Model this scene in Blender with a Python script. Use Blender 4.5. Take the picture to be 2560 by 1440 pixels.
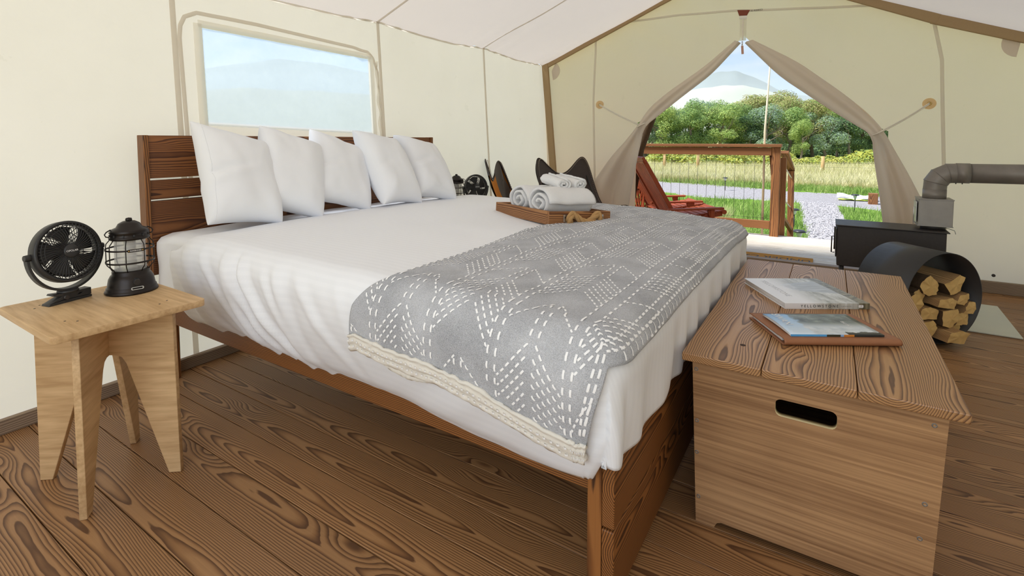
import bpy, bmesh, math, random
from mathutils import Vector, Matrix, noise
rnd = random.Random(7)
PI = math.pi
for o in list(bpy.data.objects):
    bpy.data.objects.remove(o)
SC = bpy.context.scene
COL = SC.collection
# ---------------------------------------------------------------- camera
F_PX, CX, CY = 1260.6, 1280.0, 427.7
YAW, PIT, CAMZ = 1.00707, 0.0608, 1.1
_c, _s = math.cos(YAW), math.sin(YAW)
_F = Vector((-_c, _s, 0)); _R = Vector((_s, _c, 0)); _D = Vector((0, 0, -1))
_F2 = _F * math.cos(PIT) + _D * math.sin(PIT)
_D2 = _D * math.cos(PIT) - _F * math.sin(PIT)
cam = bpy.data.cameras.new('camera')
cam.sensor_fit = 'HORIZONTAL'; cam.sensor_width = 36.0
cam.lens = 36.0 * F_PX / 2560.0
cam.shift_x = 0.0
cam.shift_y = -(720.0 - CY) / 2560.0
cam.clip_start = 0.02; cam.clip_end = 8000
co = bpy.data.objects.new('camera', cam); COL.objects.link(co)
m = Matrix.Identity(4)
for i in range(3):
    m[i][0] = _R[i]; m[i][1] = -_D2[i]; m[i][2] = -_F2[i]
m[0][3], m[1][3], m[2][3] = 0, 0, CAMZ
co.matrix_world = m
SC.camera = co
# ---------------------------------------------------------------- exposure
SC.view_settings.view_transform = 'Standard'
try: SC.view_settings.look = 'None'
except Exception: pass
SC.view_settings.gamma = 1.0
SC.view_settings.use_curve_mapping = False
SC.view_settings.exposure = 1.10
SC.cycles.use_denoising = True
SC.cycles.max_bounces = 10
SC.cycles.diffuse_bounces = 6
SC.cycles.transmission_bounces = 8
SC.cycles.transparent_max_bounces = 12
SC.cycles.volume_bounces = 1
SC.cycles.sample_clamp_indirect = 6.0
SC.cycles.caustics_reflective = False
SC.cycles.caustics_refractive = False

# ---------------------------------------------------------------- node helper
def lin(r, g, b):
    f = lambda c: (c / 255.0 / 12.92) if c / 255.0 <= 0.04045 else ((c / 255.0 + 0.055) / 1.055) ** 2.4
    return (f(r), f(g), f(b), 1.0)

class NB:
    def __init__(s, nt): s.nt = nt
    def put(s, sock, v):
        if isinstance(v, bpy.types.NodeSocket): s.nt.links.new(v, sock)
        else:
            try: sock.default_value = v
            except Exception:
                sock.default_value = tuple(v)[:3]
    def n(s, t, ins=None, **props):
        nd = s.nt.nodes.new(t)
        for k, v in props.items(): setattr(nd, k, v)
        for k, v in (ins or {}).items(): s.put(nd.inputs[k], v)
        return nd
    def math(s, op, a, b=0.0, c=None):
        nd = s.nt.nodes.new('ShaderNodeMath'); nd.operation = op
        s.put(nd.inputs[0], a); s.put(nd.inputs[1], b)
        if c is not None: s.put(nd.inputs[2], c)
        return nd.outputs[0]
    def mix(s, f, a, b, blend='MIX'):
        nd = s.nt.nodes.new('ShaderNodeMix'); nd.data_type = 'RGBA'; nd.blend_type = blend
        s.put(nd.inputs[0], f); s.put(nd.inputs[6], a); s.put(nd.inputs[7], b)
        return nd.outputs[2]
    def ramp(s, f, stops, interp='LINEAR'):
        nd = s.nt.nodes.new('ShaderNodeValToRGB'); cr = nd.color_ramp; cr.interpolation = interp
        while len(cr.elements) < len(stops): cr.elements.new(0.5)
        for e, (p, c) in zip(cr.elements, stops):
            e.position = p; e.color = c if hasattr(c, '__len__') else (c, c, c, 1)
        s.put(nd.inputs[0], f)
        return nd.outputs[0]
    def noise(s, vec, scale, detail=2.0, rough=0.5, dist=0.0, out='Fac', dim='3D'):
        nd = s.nt.nodes.new('ShaderNodeTexNoise'); nd.noise_dimensions = dim
        if vec is not None: s.put(nd.inputs['Vector'], vec)
        s.put(nd.inputs['Scale'], scale); s.put(nd.inputs['Detail'], detail)
        s.put(nd.inputs['Roughness'], rough); s.put(nd.inputs['Distortion'], dist)
        return nd.outputs[out] if out in nd.outputs else nd.outputs[0]
    def xyz(s, x, y, z):
        nd = s.nt.nodes.new('ShaderNodeCombineXYZ')
        s.put(nd.inputs[0], x); s.put(nd.inputs[1], y); s.put(nd.inputs[2], z)
        return nd.outputs[0]
    def sep(s, v):
        nd = s.nt.nodes.new('ShaderNodeSeparateXYZ'); s.put(nd.inputs[0], v)
        return nd.outputs
    def obj(s): return s.nt.nodes.new('ShaderNodeTexCoord').outputs['Object']
    def rand(s): return s.nt.nodes.new('ShaderNodeObjectInfo').outputs['Random']
    def bump(s, h, strength=0.3, dist=0.002):
        nd = s.nt.nodes.new('ShaderNodeBump')
        s.put(nd.inputs['Strength'], strength); s.put(nd.inputs['Distance'], dist); s.put(nd.inputs['Height'], h)
        return nd.outputs[0]

def mat(name):
    m = bpy.data.materials.new(name); m.use_nodes = True
    nt = m.node_tree
    b = nt.nodes['Principled BSDF']
    return m, NB(nt), b, nt.nodes['Material Output']

def plain(name, col, rough=0.6, metal=0.0, vary=0.06, scale=20.0, bump=0.0, spec=0.5, coat=0.0):
    m, N, b, out = mat(name)
    f = N.noise(N.obj(), scale, 3.0)
    c1 = tuple(min(1, x * (1 + vary)) for x in col[:3]) + (1,)
    c2 = tuple(x * (1 - vary) for x in col[:3]) + (1,)
    N.put(b.inputs['Base Color'], N.mix(f, c2, c1))
    N.put(b.inputs['Roughness'], N.math('MULTIPLY_ADD', f, 0.12, rough - 0.06))
    b.inputs['Metallic'].default_value = metal
    b.inputs['Specular IOR Level'].default_value = spec
    if coat: b.inputs['Coat Weight'].default_value = coat
    if bump: N.put(b.inputs['Normal'], N.bump(N.noise(N.obj(), scale * 12, 2.0), bump, 0.001))
    return m

def wood(name, light, midc, dark, freq=150.0, rough=0.5, wav=0.05, pith=0.02, spread=0.09, tone=0.12,
         bump=0.15, sharp=0.55, lenscale=1.0, spec=0.4, warp=2.0, knots=0.0):
    """growth rings around a pith running along local X, so boards show straight and cathedral grain"""
    m, N, b, out = mat(name)
    v = N.sep(N.obj()); r = N.rand()
    xo = N.math('MULTIPLY_ADD', r, 37.0, v[0])
    yo = N.math('MULTIPLY_ADD', r, 11.0, v[1])
    n1 = N.noise(N.xyz(N.math('MULTIPLY', xo, 1.1 * lenscale), N.math('MULTIPLY', yo, 5.0), N.math('MULTIPLY', v[2], 5.0)), 1.0, 2.0, 0.5)
    nd = N.noise(N.xyz(N.math('MULTIPLY', xo, 0.75 * lenscale), r, 0.0), 1.0, 1.0)
    depth = N.math('MULTIPLY_ADD', nd, spread, pith)
    yc = N.math('ADD', v[1], N.math('MULTIPLY', N.math('SUBTRACT', N.math('FRACT', N.math('MULTIPLY', r, 7.13)), 0.5), 0.10))
    yc = N.math('ADD', yc, N.math('MULTIPLY', N.math('SUBTRACT', n1, 0.5), wav))
    zc = N.math('SUBTRACT', depth, v[2])
    rad = N.math('SQRT', N.math('ADD', N.math('MULTIPLY', yc, yc), N.math('MULTIPLY', zc, zc)))
    fine = N.noise(N.xyz(N.math('MULTIPLY', xo, 7.0 * lenscale), N.math('MULTIPLY', yo, 45.0), N.math('MULTIPLY', v[2], 45.0)), 1.0, 2.0)
    ph = N.math('MULTIPLY', rad, freq)
    ph = N.math('ADD', ph, N.math('MULTIPLY', n1, warp))
    ph = N.math('ADD', ph, N.math('MULTIPLY', fine, 0.55))
    mid = N.noise(N.xyz(N.math('MULTIPLY', xo, 3.2 * lenscale), N.math('MULTIPLY', yo, 13.0), N.math('MULTIPLY', v[2], 13.0)), 1.0, 2.0)
    ph = N.math('ADD', ph, N.math('MULTIPLY', mid, 1.1))
    if knots:
        vo = N.nt.nodes.new('ShaderNodeTexVoronoi'); vo.voronoi_dimensions = '2D'
        N.put(vo.inputs['Vector'], N.xyz(N.math('MULTIPLY', xo, 1.3 * lenscale), N.math('MULTIPLY', yo, 5.5), 0.0)); vo.inputs['Scale'].default_value = 1.0
        kd = N.math('MULTIPLY', vo.outputs['Distance'], 6.0)
        ke = N.math('EXPONENT', N.math('MULTIPLY', N.math('MULTIPLY', kd, kd), -1.0))
        ph = N.math('ADD', ph, N.math('MULTIPLY', ke, knots))
    saw = N.math('FRACT', ph)
    col = N.ramp(saw, [(0.0, light), (sharp * 0.6, light), (sharp, midc), (0.86, dark), (0.94, dark), (1.0, light)])
    streak = N.noise(N.xyz(N.math('MULTIPLY', xo, 4.0), N.math('MULTIPLY', yo, 260.0), N.math('MULTIPLY', v[2], 260.0)), 1.0, 2.0)
    g = N.math('MULTIPLY_ADD', streak, 0.30, 0.85)
    blotch = N.noise(N.xyz(N.math('MULTIPLY', xo, 2.0), N.math('MULTIPLY', yo, 7.0), v[2]), 1.0, 3.0)
    g = N.math('MULTIPLY', g, N.math('MULTIPLY_ADD', blotch, 0.30, 0.85))
    g = N.math('MULTIPLY', g, N.math('MULTIPLY_ADD', N.math('FRACT', N.math('MULTIPLY', r, 17.7)), tone * 2, 1 - tone))
    col = N.mix(1.0, col, N.xyz(g, g, g), 'MULTIPLY')
    N.put(b.inputs['Base Color'], col)
    N.put(b.inputs['Roughness'], N.math('MULTIPLY_ADD', saw, 0.12, rough))
    b.inputs['Specular IOR Level'].default_value = spec
    if bump: N.put(b.inputs['Normal'], N.bump(N.math('ADD', saw, streak), bump, 0.0008))
    return m

def streakwood(name, c1, c2, rough=0.5, fy=160.0, fx=2.5, spec=0.35, pores=0.0):
    """bamboo ply / veneer: fine straight streaks along local X"""
    m, N, b, out = mat(name)
    v = N.sep(N.obj()); r = N.rand()
    xo = N.math('MULTIPLY_ADD', r, 19.0, v[0])
    a = N.noise(N.xyz(N.math('MULTIPLY', xo, fx), N.math('MULTIPLY', v[1], fy), N.math('MULTIPLY', v[2], fy)), 1.0, 3.0, 0.6)
    k = N.noise(N.xyz(N.math('MULTIPLY', xo, fx * .6), N.math('MULTIPLY', v[1], fy * .12), N.math('MULTIPLY', v[2], fy * .12)), 1.0, 2.0)
    w = N.noise(N.obj(), 4.0, 3.0)
    f = N.math('MULTIPLY_ADD', N.math('SUBTRACT', a, 0.5), 1.5, 0.5)
    f = N.math('ADD', f, N.math('MULTIPLY', N.math('SUBTRACT', k, 0.5), 0.9))
    f = N.math('ADD', f, N.math('MULTIPLY', N.math('SUBTRACT', w, 0.5), 0.5))
    N.put(b.inputs['Base Color'], N.ramp(f, [(0.15, c2), (0.8, c1)]))
    b.inputs['Roughness'].default_value = rough
    b.inputs['Specular IOR Level'].default_value = spec
    N.put(b.inputs['Normal'], N.bump(a, 0.12, 0.0006))
    return m

def canvas(name, col, trans=0.75, stain=0.10, weave=True, tint=None):
    """thin tent cloth: passes daylight diffusely"""
    m, N, b, out = mat(name)
    nt = m.node_tree; nt.nodes.remove(b)
    p = nt.nodes.new('ShaderNodeNewGeometry').outputs['Position']
    f = N.noise(p, 1.3, 4.0, 0.6)
    f2 = N.noise(p, 9.0, 4.0, 0.7)
    k = N.math('MULTIPLY', N.math('SUBTRACT', 1.0, N.math('MULTIPLY', f, stain)), N.math('SUBTRACT', 1.0, N.math('MULTIPLY', N.math('GREATER_THAN', f2, 0.68), stain * 0.35)))
    c = N.mix(1.0, col, N.xyz(k, k, N.math('POWER', k, 1.25)), 'MULTIPLY')
    nrm = N.bump(N.noise(p, 14.0, 3.0, 0.6), 0.18, 0.006)
    d = N.n('ShaderNodeBsdfDiffuse', {'Color': c, 'Normal': nrm})
    t = N.n('ShaderNodeBsdfTranslucent', {'Color': c if tint is None else tint, 'Normal': nrm})
    mx = N.n('ShaderNodeMixShader', {0: trans, 1: d.outputs[0], 2: t.outputs[0]})
    nt.links.new(mx.outputs[0], out.inputs[0])
    return m

# ---------------------------------------------------------------- mesh helper
class MB:
    def __init__(s): s.v = []; s.f = []; s.sm = []; s.mi = []
    def add(s, vs, fs, smooth=False, mi=0):
        o = len(s.v); s.v += [Vector(v) for v in vs]
        for f in fs: s.f.append([i + o for i in f]); s.sm.append(smooth); s.mi.append(mi)
        return s
    def box(s, c, d, M=None, mi=0):
        x, y, z = d[0] / 2, d[1] / 2, d[2] / 2
        vs = [Vector((a, b, e)) for a in (-x, x) for b in (-y, y) for e in (-z, z)]
        if M is not None: vs = [M @ v for v in vs]
        vs = [v + Vector(c) for v in vs]
        return s.add(vs, [(0, 1, 3, 2), (4, 6, 7, 5), (0, 4, 5, 1), (2, 3, 7, 6), (0, 2, 6, 4), (1, 5, 7, 3)], False, mi)
    def bar(s, a, b, w, t, up=(0, 0, 1), mi=0):
        a = Vector(a); b = Vector(b); d = (b - a); L = d.length; d.normalize()
        u = Vector(up); y = u.cross(d)
        if y.length < 1e-4: y = Vector((1, 0, 0)).cross(d)
        y.normalize(); z = d.cross(y)
        M = Matrix((d, y, z)).transposed()
        return s.box((a + b) / 2, (L, w, t), M, mi)
    def tube(s, path, r, n=8, closed=False, caps=True, mi=0, smooth=True):
        P = [Vector(p) for p in path]; k = len(P); rs = r if hasattr(r, '__len__') else [r] * k
        vs = []; prev = None
        for i in range(k):
            t = (P[(i + 1) % k] - P[i - 1]) if closed else (P[min(i + 1, k - 1)] - P[max(i - 1, 0)])
            if t.length < 1e-9: t = Vector((0, 0, 1))
            t.normalize()
            if prev is None:
                ref = Vector((0, 0, 1)) if abs(t.z) < 0.9 else Vector((1, 0, 0))
                u = t.cross(ref).normalized()
            else:
                u = prev - t * prev.dot(t)
                if u.length < 1e-6: u = t.cross(Vector((0, 0, 1)))
                u.normalize()
            prev = u; w = t.cross(u)
            for j in range(n):
                a = 2 * PI * j / n
                vs.append(P[i] + (u * math.cos(a) + w * math.sin(a)) * rs[i])
        fs = []
        for i in range(k if closed else k - 1):
            for j in range(n):
                i2 = (i + 1) % k; j2 = (j + 1) % n
                fs.append((i * n + j, i * n + j2, i2 * n + j2, i2 * n + j))
        s.add(vs, fs, smooth, mi)
        if caps and not closed:
            o = len(s.v) - k * n
            s.f.append([o + j for j in range(n)][::-1]); s.sm.append(False); s.mi.append(mi)
            s.f.append([o + (k - 1) * n + j for j in range(n)]); s.sm.append(False); s.mi.append(mi)
        return s
    def cyl(s, a, b, r0, r1=None, n=16, mi=0, caps=True):
        return s.tube([a, b], [r0, r0 if r1 is None else r1], n, False, caps, mi)
    def lathe(s, prof, c=(0, 0, 0), n=32, M=None, mi=0, closed=False):
        k = len(prof); vs = []
        for (r, z) in prof:
            for j in range(n):
                a = 2 * PI * j / n
                v = Vector((r * math.cos(a), r * math.sin(a), z))
                if M is not None: v = M @ v
                vs.append(v + Vector(c))
        fs = []
        for i in range(k if closed else k - 1):
            i2 = (i + 1) % k
            for j in range(n):
                fs.append((i * n + j, i * n + (j + 1) % n, i2 * n + (j + 1) % n, i2 * n + j))
        s.add(vs, fs, True, mi)
        return s
    def grid(s, fn, nu, nv, closeu=False, closev=False, smooth=True, mi=0):
        vs = [fn(i / (nu if closeu else nu - 1), j / (nv if closev else nv - 1)) for i in range(nu) for j in range(nv)]
        fs = []
        for i in range(nu if closeu else nu - 1):
            for j in range(nv if closev else nv - 1):
                i2 = (i + 1) % nu; j2 = (j + 1) % nv
                fs.append((i * nv + j, i2 * nv + j, i2 * nv + j2, i * nv + j2))
        return s.add(vs, fs, smooth, mi)
    def prism(s, poly, h, M=None, mi=0):
        n = len(poly); vs = [Vector((p[0], p[1], 0)) for p in poly] + [Vector((p[0], p[1], h)) for p in poly]
        if M is not None: vs = [M @ v for v in vs]
        fs = [list(range(n))[::-1], [n + i for i in range(n)]] + [(i, (i + 1) % n, n + (i + 1) % n, n + i) for i in range(n)]
        return s.add(vs, fs, False, mi)
    def build(s, name, mats, parent=None, loc=(0, 0, 0), rot=None, bevel=0.0, solid=0.0, sub=0, recalc=True, weld=False, seg=2):
        me = bpy.data.meshes.new(name)
        me.from_pydata([tuple(v) for v in s.v], [], s.f)
        me.polygons.foreach_set('use_smooth', s.sm)
        if not isinstance(mats, (list, tuple)): mats = [mats]
        for q in mats: me.materials.append(q)
        me.polygons.foreach_set('material_index', s.mi)
        if recalc or weld:
            bm = bmesh.new(); bm.from_mesh(me)
            if weld: bmesh.ops.remove_doubles(bm, verts=bm.verts, dist=1e-5)
            if recalc: bmesh.ops.recalc_face_normals(bm, faces=bm.faces)
            bm.to_mesh(me); bm.free()
        me.update()
        o = bpy.data.objects.new(name, me); COL.objects.link(o)
        o.parent = parent; o.location = loc
        if rot is not None:
            o.rotation_euler = rot.to_euler() if isinstance(rot, Matrix) else rot
        if solid:
            q = o.modifiers.new('solid', 'SOLIDIFY'); q.thickness = solid; q.offset = 0
        if bevel:
            q = o.modifiers.new('bevel', 'BEVEL'); q.width = bevel; q.segments = seg; q.limit_method = 'ANGLE'; q.angle_limit = 0.7
        if sub:
            q = o.modifiers.new('sub', 'SUBSURF'); q.levels = sub; q.render_levels = sub
        return o

def tag(o, label=None, cat=None, group=None, kind=None):
    if label: o['label'] = label
    if cat: o['category'] = cat
    if group: o['group'] = group
    if kind: o['kind'] = kind
    return o
def thing(name, label, cat, loc=(0, 0, 0), rz=0.0, group=None, M=None):
    o = bpy.data.objects.new(name, None); COL.objects.link(o)
    o.empty_display_size = 0.1
    o.location = loc
    o.rotation_euler = M.to_euler() if M is not None else (0, 0, rz)
    return tag(o, label, cat, group)
def struct(o): o['kind'] = 'structure'; return o
KIDS = {}
def dup(root, loc, rz=None, label=None, group=None, scale=None):
    r = root.copy(); COL.objects.link(r); r.location = loc
    if rz is not None: r.rotation_euler = (0, 0, rz)
    if scale: r.scale = scale if hasattr(scale, '__len__') else (scale,) * 3
    if label: r['label'] = label
    if group: r['group'] = group
    for ch in list(root.children):
        c = ch.copy(); COL.objects.link(c); c.parent = r
        for g in list(ch.children):
            d = g.copy(); COL.objects.link(d); d.parent = c
    return r

def plank(name, m, parent, c, size, axis='X', bevel=0.003, rot=None, mesh=None):
    """one board: long side along its own local X; axis = world direction of that side"""
    if rot is None:
        rot = {'X': Matrix.Identity(3), 'Y': Matrix.Rotation(PI / 2, 3, 'Z'), 'Z': Matrix.Rotation(-PI / 2, 3, 'Y')}[axis]
    if mesh is not None:
        o = bpy.data.objects.new(name, mesh); COL.objects.link(o); o.parent = parent; o.location = c
        o.rotation_euler = rot.to_euler()
        q = o.modifiers.new('bevel', 'BEVEL'); q.width = bevel; q.segments = 2
        return o
    return MB().box((0, 0, 0), size).build(name, m, parent, c, rot, bevel)

def board(name, m, parent, a, b, w, t, up=(0, 0, 1), bevel=0.003):
    """board from a to b with width w (across) and thickness t (along up)"""
    a = Vector(a); b = Vector(b); d = b - a; L = d.length; d.normalize()
    y = Vector(up).cross(d).normalized(); z = d.cross(y)
    M = Matrix((d, y, z)).transposed()
    return MB().box((0, 0, 0), (L, w, t)).build(name, m, parent, (a + b) / 2, M, bevel)

def shape2d(name, m, parent, polys, thick, loc=(0, 0, 0), rot=None, bevel=0.0, cyc=True):
    """flat board cut to an outline (first polygon) with holes (others), extruded both ways by thick/2"""
    cu = bpy.data.curves.new(name, 'CURVE'); cu.dimensions = '2D'; cu.fill_mode = 'BOTH'
    cu.extrude = thick / 2
    for poly in polys:
        sp = cu.splines.new('POLY'); sp.points.add(len(poly) - 1)
        for p, q in zip(sp.points, poly): p.co = (q[0], q[1], 0, 1)
        sp.use_cyclic_u = True
    tmp = bpy.data.objects.new('tmp', cu); COL.objects.link(tmp)
    dg = bpy.context.evaluated_depsgraph_get()
    me = bpy.data.meshes.new_from_object(tmp.evaluated_get(dg))
    bpy.data.objects.remove(tmp); bpy.data.curves.remove(cu)
    me.name = name; me.materials.clear(); me.materials.append(m)
    bm = bmesh.new(); bm.from_mesh(me)
    bmesh.ops.remove_doubles(bm, verts=bm.verts, dist=1e-6)
    bmesh.ops.recalc_face_normals(bm, faces=bm.faces); bm.to_mesh(me); bm.free()
    o = bpy.data.objects.new(name, me); COL.objects.link(o); o.parent = parent; o.location = loc
    if rot is not None: o.rotation_euler = rot.to_euler() if isinstance(rot, Matrix) else rot
    if bevel:
        q = o.modifiers.new('bevel', 'BEVEL'); q.width = bevel; q.segments = 2; q.limit_method = 'ANGLE'; q.angle_limit = 0.9
    return o

def text(name, s, m, parent, M, loc, size, ext=0.0004, align='CENTER', sx=1.0, space=1.0):
    cu = bpy.data.curves.new(name, 'FONT'); cu.body = s; cu.size = size; cu.extrude = ext
    cu.align_x = align; cu.align_y = 'CENTER'; cu.space_character = space; cu.resolution_u = 3
    tmp = bpy.data.objects.new('tmp', cu); COL.objects.link(tmp)
    dg = bpy.context.evaluated_depsgraph_get()
    me = bpy.data.meshes.new_from_object(tmp.evaluated_get(dg))
    bpy.data.objects.remove(tmp); bpy.data.curves.remove(cu)
    me.name = name; me.materials.clear(); me.materials.append(m)
    for v in me.vertices: v.co.x *= sx
    o = bpy.data.objects.new(name, me); COL.objects.link(o); o.parent = parent; o.location = loc
    o.rotation_euler = M.to_euler()
    return o
def axes(x, y):
    x = Vector(x).normalized(); y = Vector(y); y = (y - x * y.dot(x)).normalized(); z = x.cross(y)
    return Matrix((x, y, z)).transposed()
def rrect(w, h, r, n=5, cx=0, cy=0):
    pts = []
    for (sx, sy, a0) in ((1, 1, 0), (-1, 1, 90), (-1, -1, 180), (1, -1, 270)):
        for i in range(n + 1):
            a = math.radians(a0 + 90 * i / n)
            pts.append((cx + sx * (w / 2 - r) + r * math.cos(a), cy + sy * (h / 2 - r) + r * math.sin(a)))
    return pts
def fbm(x, y, z=0.0, o=3): return noise.fractal(Vector((x, y, z)), 0.9, 2.0, o)
def nz(x, y, z=0.0): return noise.noise(Vector((x, y, z)))
def sst(a, b, x):
    t = max(0.0, min(1.0, (x - a) / (b - a))); return t * t * (3 - 2 * t)
def lerp(a, b, t): return a + (b - a) * t
def pline(pts, t):
    """smooth polyline y(x): pts sorted list of (x,y)"""
    if t <= pts[0][0]: return pts[0][1]
    for (x0, y0), (x1, y1) in zip(pts, pts[1:]):
        if t <= x1:
            k = (t - x0) / (x1 - x0); return lerp(y0, y1, k)
    return pts[-1][1]
# ---------------------------------------------------------------- sky, sun
w = bpy.data.worlds.new('sky'); SC.world = w; w.use_nodes = True
wn = NB(w.node_tree); bg = w.node_tree.nodes['Background']
gen = w.node_tree.nodes.new('ShaderNodeTexCoord').outputs['Generated']
sx, sy, sz = wn.sep(gen)
up = wn.math('MAXIMUM', sz, 0.0)
grad = wn.ramp(up, [(0.0, (0.60, 0.76, 0.94, 1)), (0.16, (0.38, 0.60, 0.95, 1)), (0.45, (0.31, 0.53, 0.90, 1)), (1.0, (0.22, 0.42, 0.85, 1))])
den = wn.math('ADD', up, 0.16)
cv = wn.xyz(wn.math('DIVIDE', sx, den), wn.math('MULTIPLY', wn.math('DIVIDE', sy, den), 1.3), 0.0)
cl = wn.noise(cv, 1.1, 6.0, 0.58, 0.6)
cl = wn.ramp(cl, [(0.40, 0.0), (0.62, 1.0)])
cl = wn.math('MULTIPLY', cl, 0.55)
skyc = wn.mix(cl, grad, (0.86, 0.90, 0.96, 1))
wn.put(bg.inputs['Color'], skyc); bg.inputs['Strength'].default_value = 0.44
SUN_DIR = Vector((-0.42, -0.30, 0.86)).normalized()
sl = bpy.data.lights.new('sun', 'SUN'); sl.energy = 3.3; sl.angle = math.radians(14); sl.color = (0.97, 0.98, 1.0)
so = bpy.data.objects.new('sun', sl); COL.objects.link(so)
so.rotation_euler = SUN_DIR.to_track_quat('Z', 'Y').to_euler(); so.location = (-4, -4, 12)
# added fill lamp inside an unseen rear opening, brightening the tent from behind the camera
al = bpy.data.lights.new('rear_fill_lamp', 'AREA'); al.shape = 'RECTANGLE'; al.size = 2.3; al.size_y = 1.9; al.energy = 13; al.color = (0.93, 0.97, 1.0)
ao = bpy.data.objects.new('rear_fill_lamp', al); COL.objects.link(ao); ao.location = (-0.35, -1.27, 1.35); ao.rotation_euler = (PI / 2 - 0.05, 0, PI)
ao.rotation_euler = Vector((0.12, -1, 0.02)).to_track_quat('Z', 'Y').to_euler()

# ---------------------------------------------------------------- materials
M_floor = wood('floor_pine', lin(162, 121, 80), lin(141, 101, 63), lin(94, 62, 37), 200, 0.42, 0.07, 0.014, 0.10, 0.13, 0.10, 0.56, spec=0.45, knots=4.5)
M_bed = wood('bed_pine', lin(150, 98, 52), lin(122, 76, 38), lin(68, 40, 19), 180, 0.42, 0.06, 0.012, 0.09, 0.10, 0.07, 0.50, knots=3.5)
M_head = wood('headboard_pine', lin(134, 86, 48), lin(114, 69, 36), lin(70, 38, 20), 130, 0.45, 0.10, 0.01, 0.10, 0.10, 0.07, 0.5, knots=4.0)
M_lid = wood('lid_pine', lin(178, 135, 90), lin(154, 111, 70), lin(100, 67, 41), 175, 0.32, 0.10, 0.010, 0.09, 0.08, 0.09, 0.56, spec=0.55, knots=4.0)
M_tray = wood('tray_wood', lin(172, 122, 76), lin(136, 88, 50), lin(84, 50, 28), 190, 0.55, 0.03, 0.01, 0.05, 0.1, 0.05)
M_rail = wood('railing_cedar', lin(156, 104, 60), lin(132, 84, 47), lin(100, 62, 35), 160, 0.6, 0.04, 0.02, 0.08, 0.10, 0.06)
M_teak = wood('teak', lin(178, 84, 42), lin(152, 66, 32), lin(112, 44, 22), 220, 0.5, 0.03, 0.02, 0.06, 0.10, 0.1)
M_deck = wood('deck_pine', lin(224, 212, 192), lin(212, 198, 176), lin(186, 170, 146), 120, 0.6, 0.04, 0.03, 0.08, 0.05, 0.1)
M_sill = wood('sill_grey', lin(158, 138, 116), lin(140, 120, 100), lin(110, 92, 74), 140, 0.6, 0.03, 0.02, 0.06, 0.06, 0.1)
M_post = wood('fence_wood', lin(206, 172, 116), lin(190, 154, 100), lin(150, 116, 70), 150, 0.7)
M_bamboo = streakwood('bamboo_ply', lin(186, 146, 104), lin(136, 100, 68), 0.45, 120.0, 1.6)
M_birch = streakwood('birch_ply', lin(218, 184, 138), lin(186, 150, 106), 0.5, 70.0, 6.0)
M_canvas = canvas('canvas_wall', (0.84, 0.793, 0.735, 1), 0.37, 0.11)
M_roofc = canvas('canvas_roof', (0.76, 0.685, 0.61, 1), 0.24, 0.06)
M_doorc = canvas('canvas_door', (0.94, 0.785, 0.565, 1), 0.72, 0.08)
M_curt = canvas('canvas_curtain', (0.82, 0.74, 0.65, 1), 0.42, 0.05)
M_seam = canvas('canvas_seam', (0.78, 0.72, 0.64, 1), 0.55, 0.05)
M_hem = canvas('canvas_hem', (0.92, 0.89, 0.84, 1), 0.85, 0.05)
M_web = plain('tan_webbing', lin(160, 134, 98), 0.85, 0, 0.06, 60, 0.3)
M_white = plain('white_cotton', (0.856, 0.870, 0.905, 1), 0.75, 0, 0.02, 6, 0.0, 0.25)
M_towel = plain('terry_cloth', (0.86, 0.86, 0.86, 1), 0.95, 0, 0.05, 160, 0.9, 0.1)
M_cream = plain('cream_border', lin(224, 219, 209), 0.9, 0, 0.04, 30, 0.3, 0.15)
M_stitch = plain('white_yarn', lin(246, 246, 247), 0.9, 0, 0.02, 60, 0.0, 0.1)
M_black = plain('black_plastic', (0.030, 0.029, 0.029, 1), 0.42, 0, 0.1, 40, 0.1, 0.4)
M_blackm = plain('black_bronze', (0.030, 0.025, 0.023, 1), 0.34, 0.75, 0.12, 30)
M_iron = plain('black_iron', (0.048, 0.041, 0.037, 1), 0.50, 0.35, 0.2, 60, 0.25)
M_ring = plain('black_powdercoat', (0.040, 0.038, 0.037, 1), 0.45, 0.2, 0.1, 30, 0.05)
M_pipe = plain('smoked_steel', (0.24, 0.215, 0.19, 1), 0.52, 0.5, 0.25, 14, 0.1)
M_galv = plain('galvanised_steel', (0.33, 0.31, 0.285, 1), 0.5, 0.5, 0.22, 14, 0.1)
M_steel = plain('bright_steel', (0.62, 0.62, 0.63, 1), 0.32, 1.0, 0.05, 40)
M_brass = plain('brass', (0.55, 0.38, 0.14, 1), 0.35, 1.0, 0.05, 40)
M_leather = plain('brown_leather', (0.040, 0.024, 0.018, 1), 0.48, 0, 0.25, 60, 0.5, 0.45)
M_suede = plain('orange_suede', lin(190, 118, 46), 0.85, 0, 0.12, 30, 0.3, 0.15)
M_folder = plain('tan_leather', lin(152, 102, 70), 0.55, 0, 0.08, 40, 0.3, 0.35)
M_redleather = plain('red_leather', lin(120, 50, 20), 0.6, 0, 0.08, 60, 0.2)
M_rope = plain('jute', lin(186, 148, 100), 0.95, 0, 0.2, 90, 0.8, 0.1)
M_cord = plain('white_cord', lin(226, 218, 202), 0.9, 0, 0.05, 80, 0.2, 0.1)
M_stone = plain('hearth_stone', lin(206, 206, 190), 0.5, 0, 0.05, 8, 0.1)
M_print = plain('dark_ink', (0.03, 0.03, 0.03, 1), 0.7, 0, 0.0, 1)
M_printw = plain('white_ink', (0.80, 0.80, 0.80, 1), 0.6, 0, 0.0, 1)
M_paper = plain('paper_edges', (0.78, 0.76, 0.72, 1), 0.9, 0, 0.06, 200)
M_wire = plain('grey_wire', (0.10, 0.10, 0.09, 1), 0.5, 0.6, 0.1, 40)
M_lit = plain('pale_pole', lin(236, 220, 186), 0.6, 0, 0.04, 30)
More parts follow.
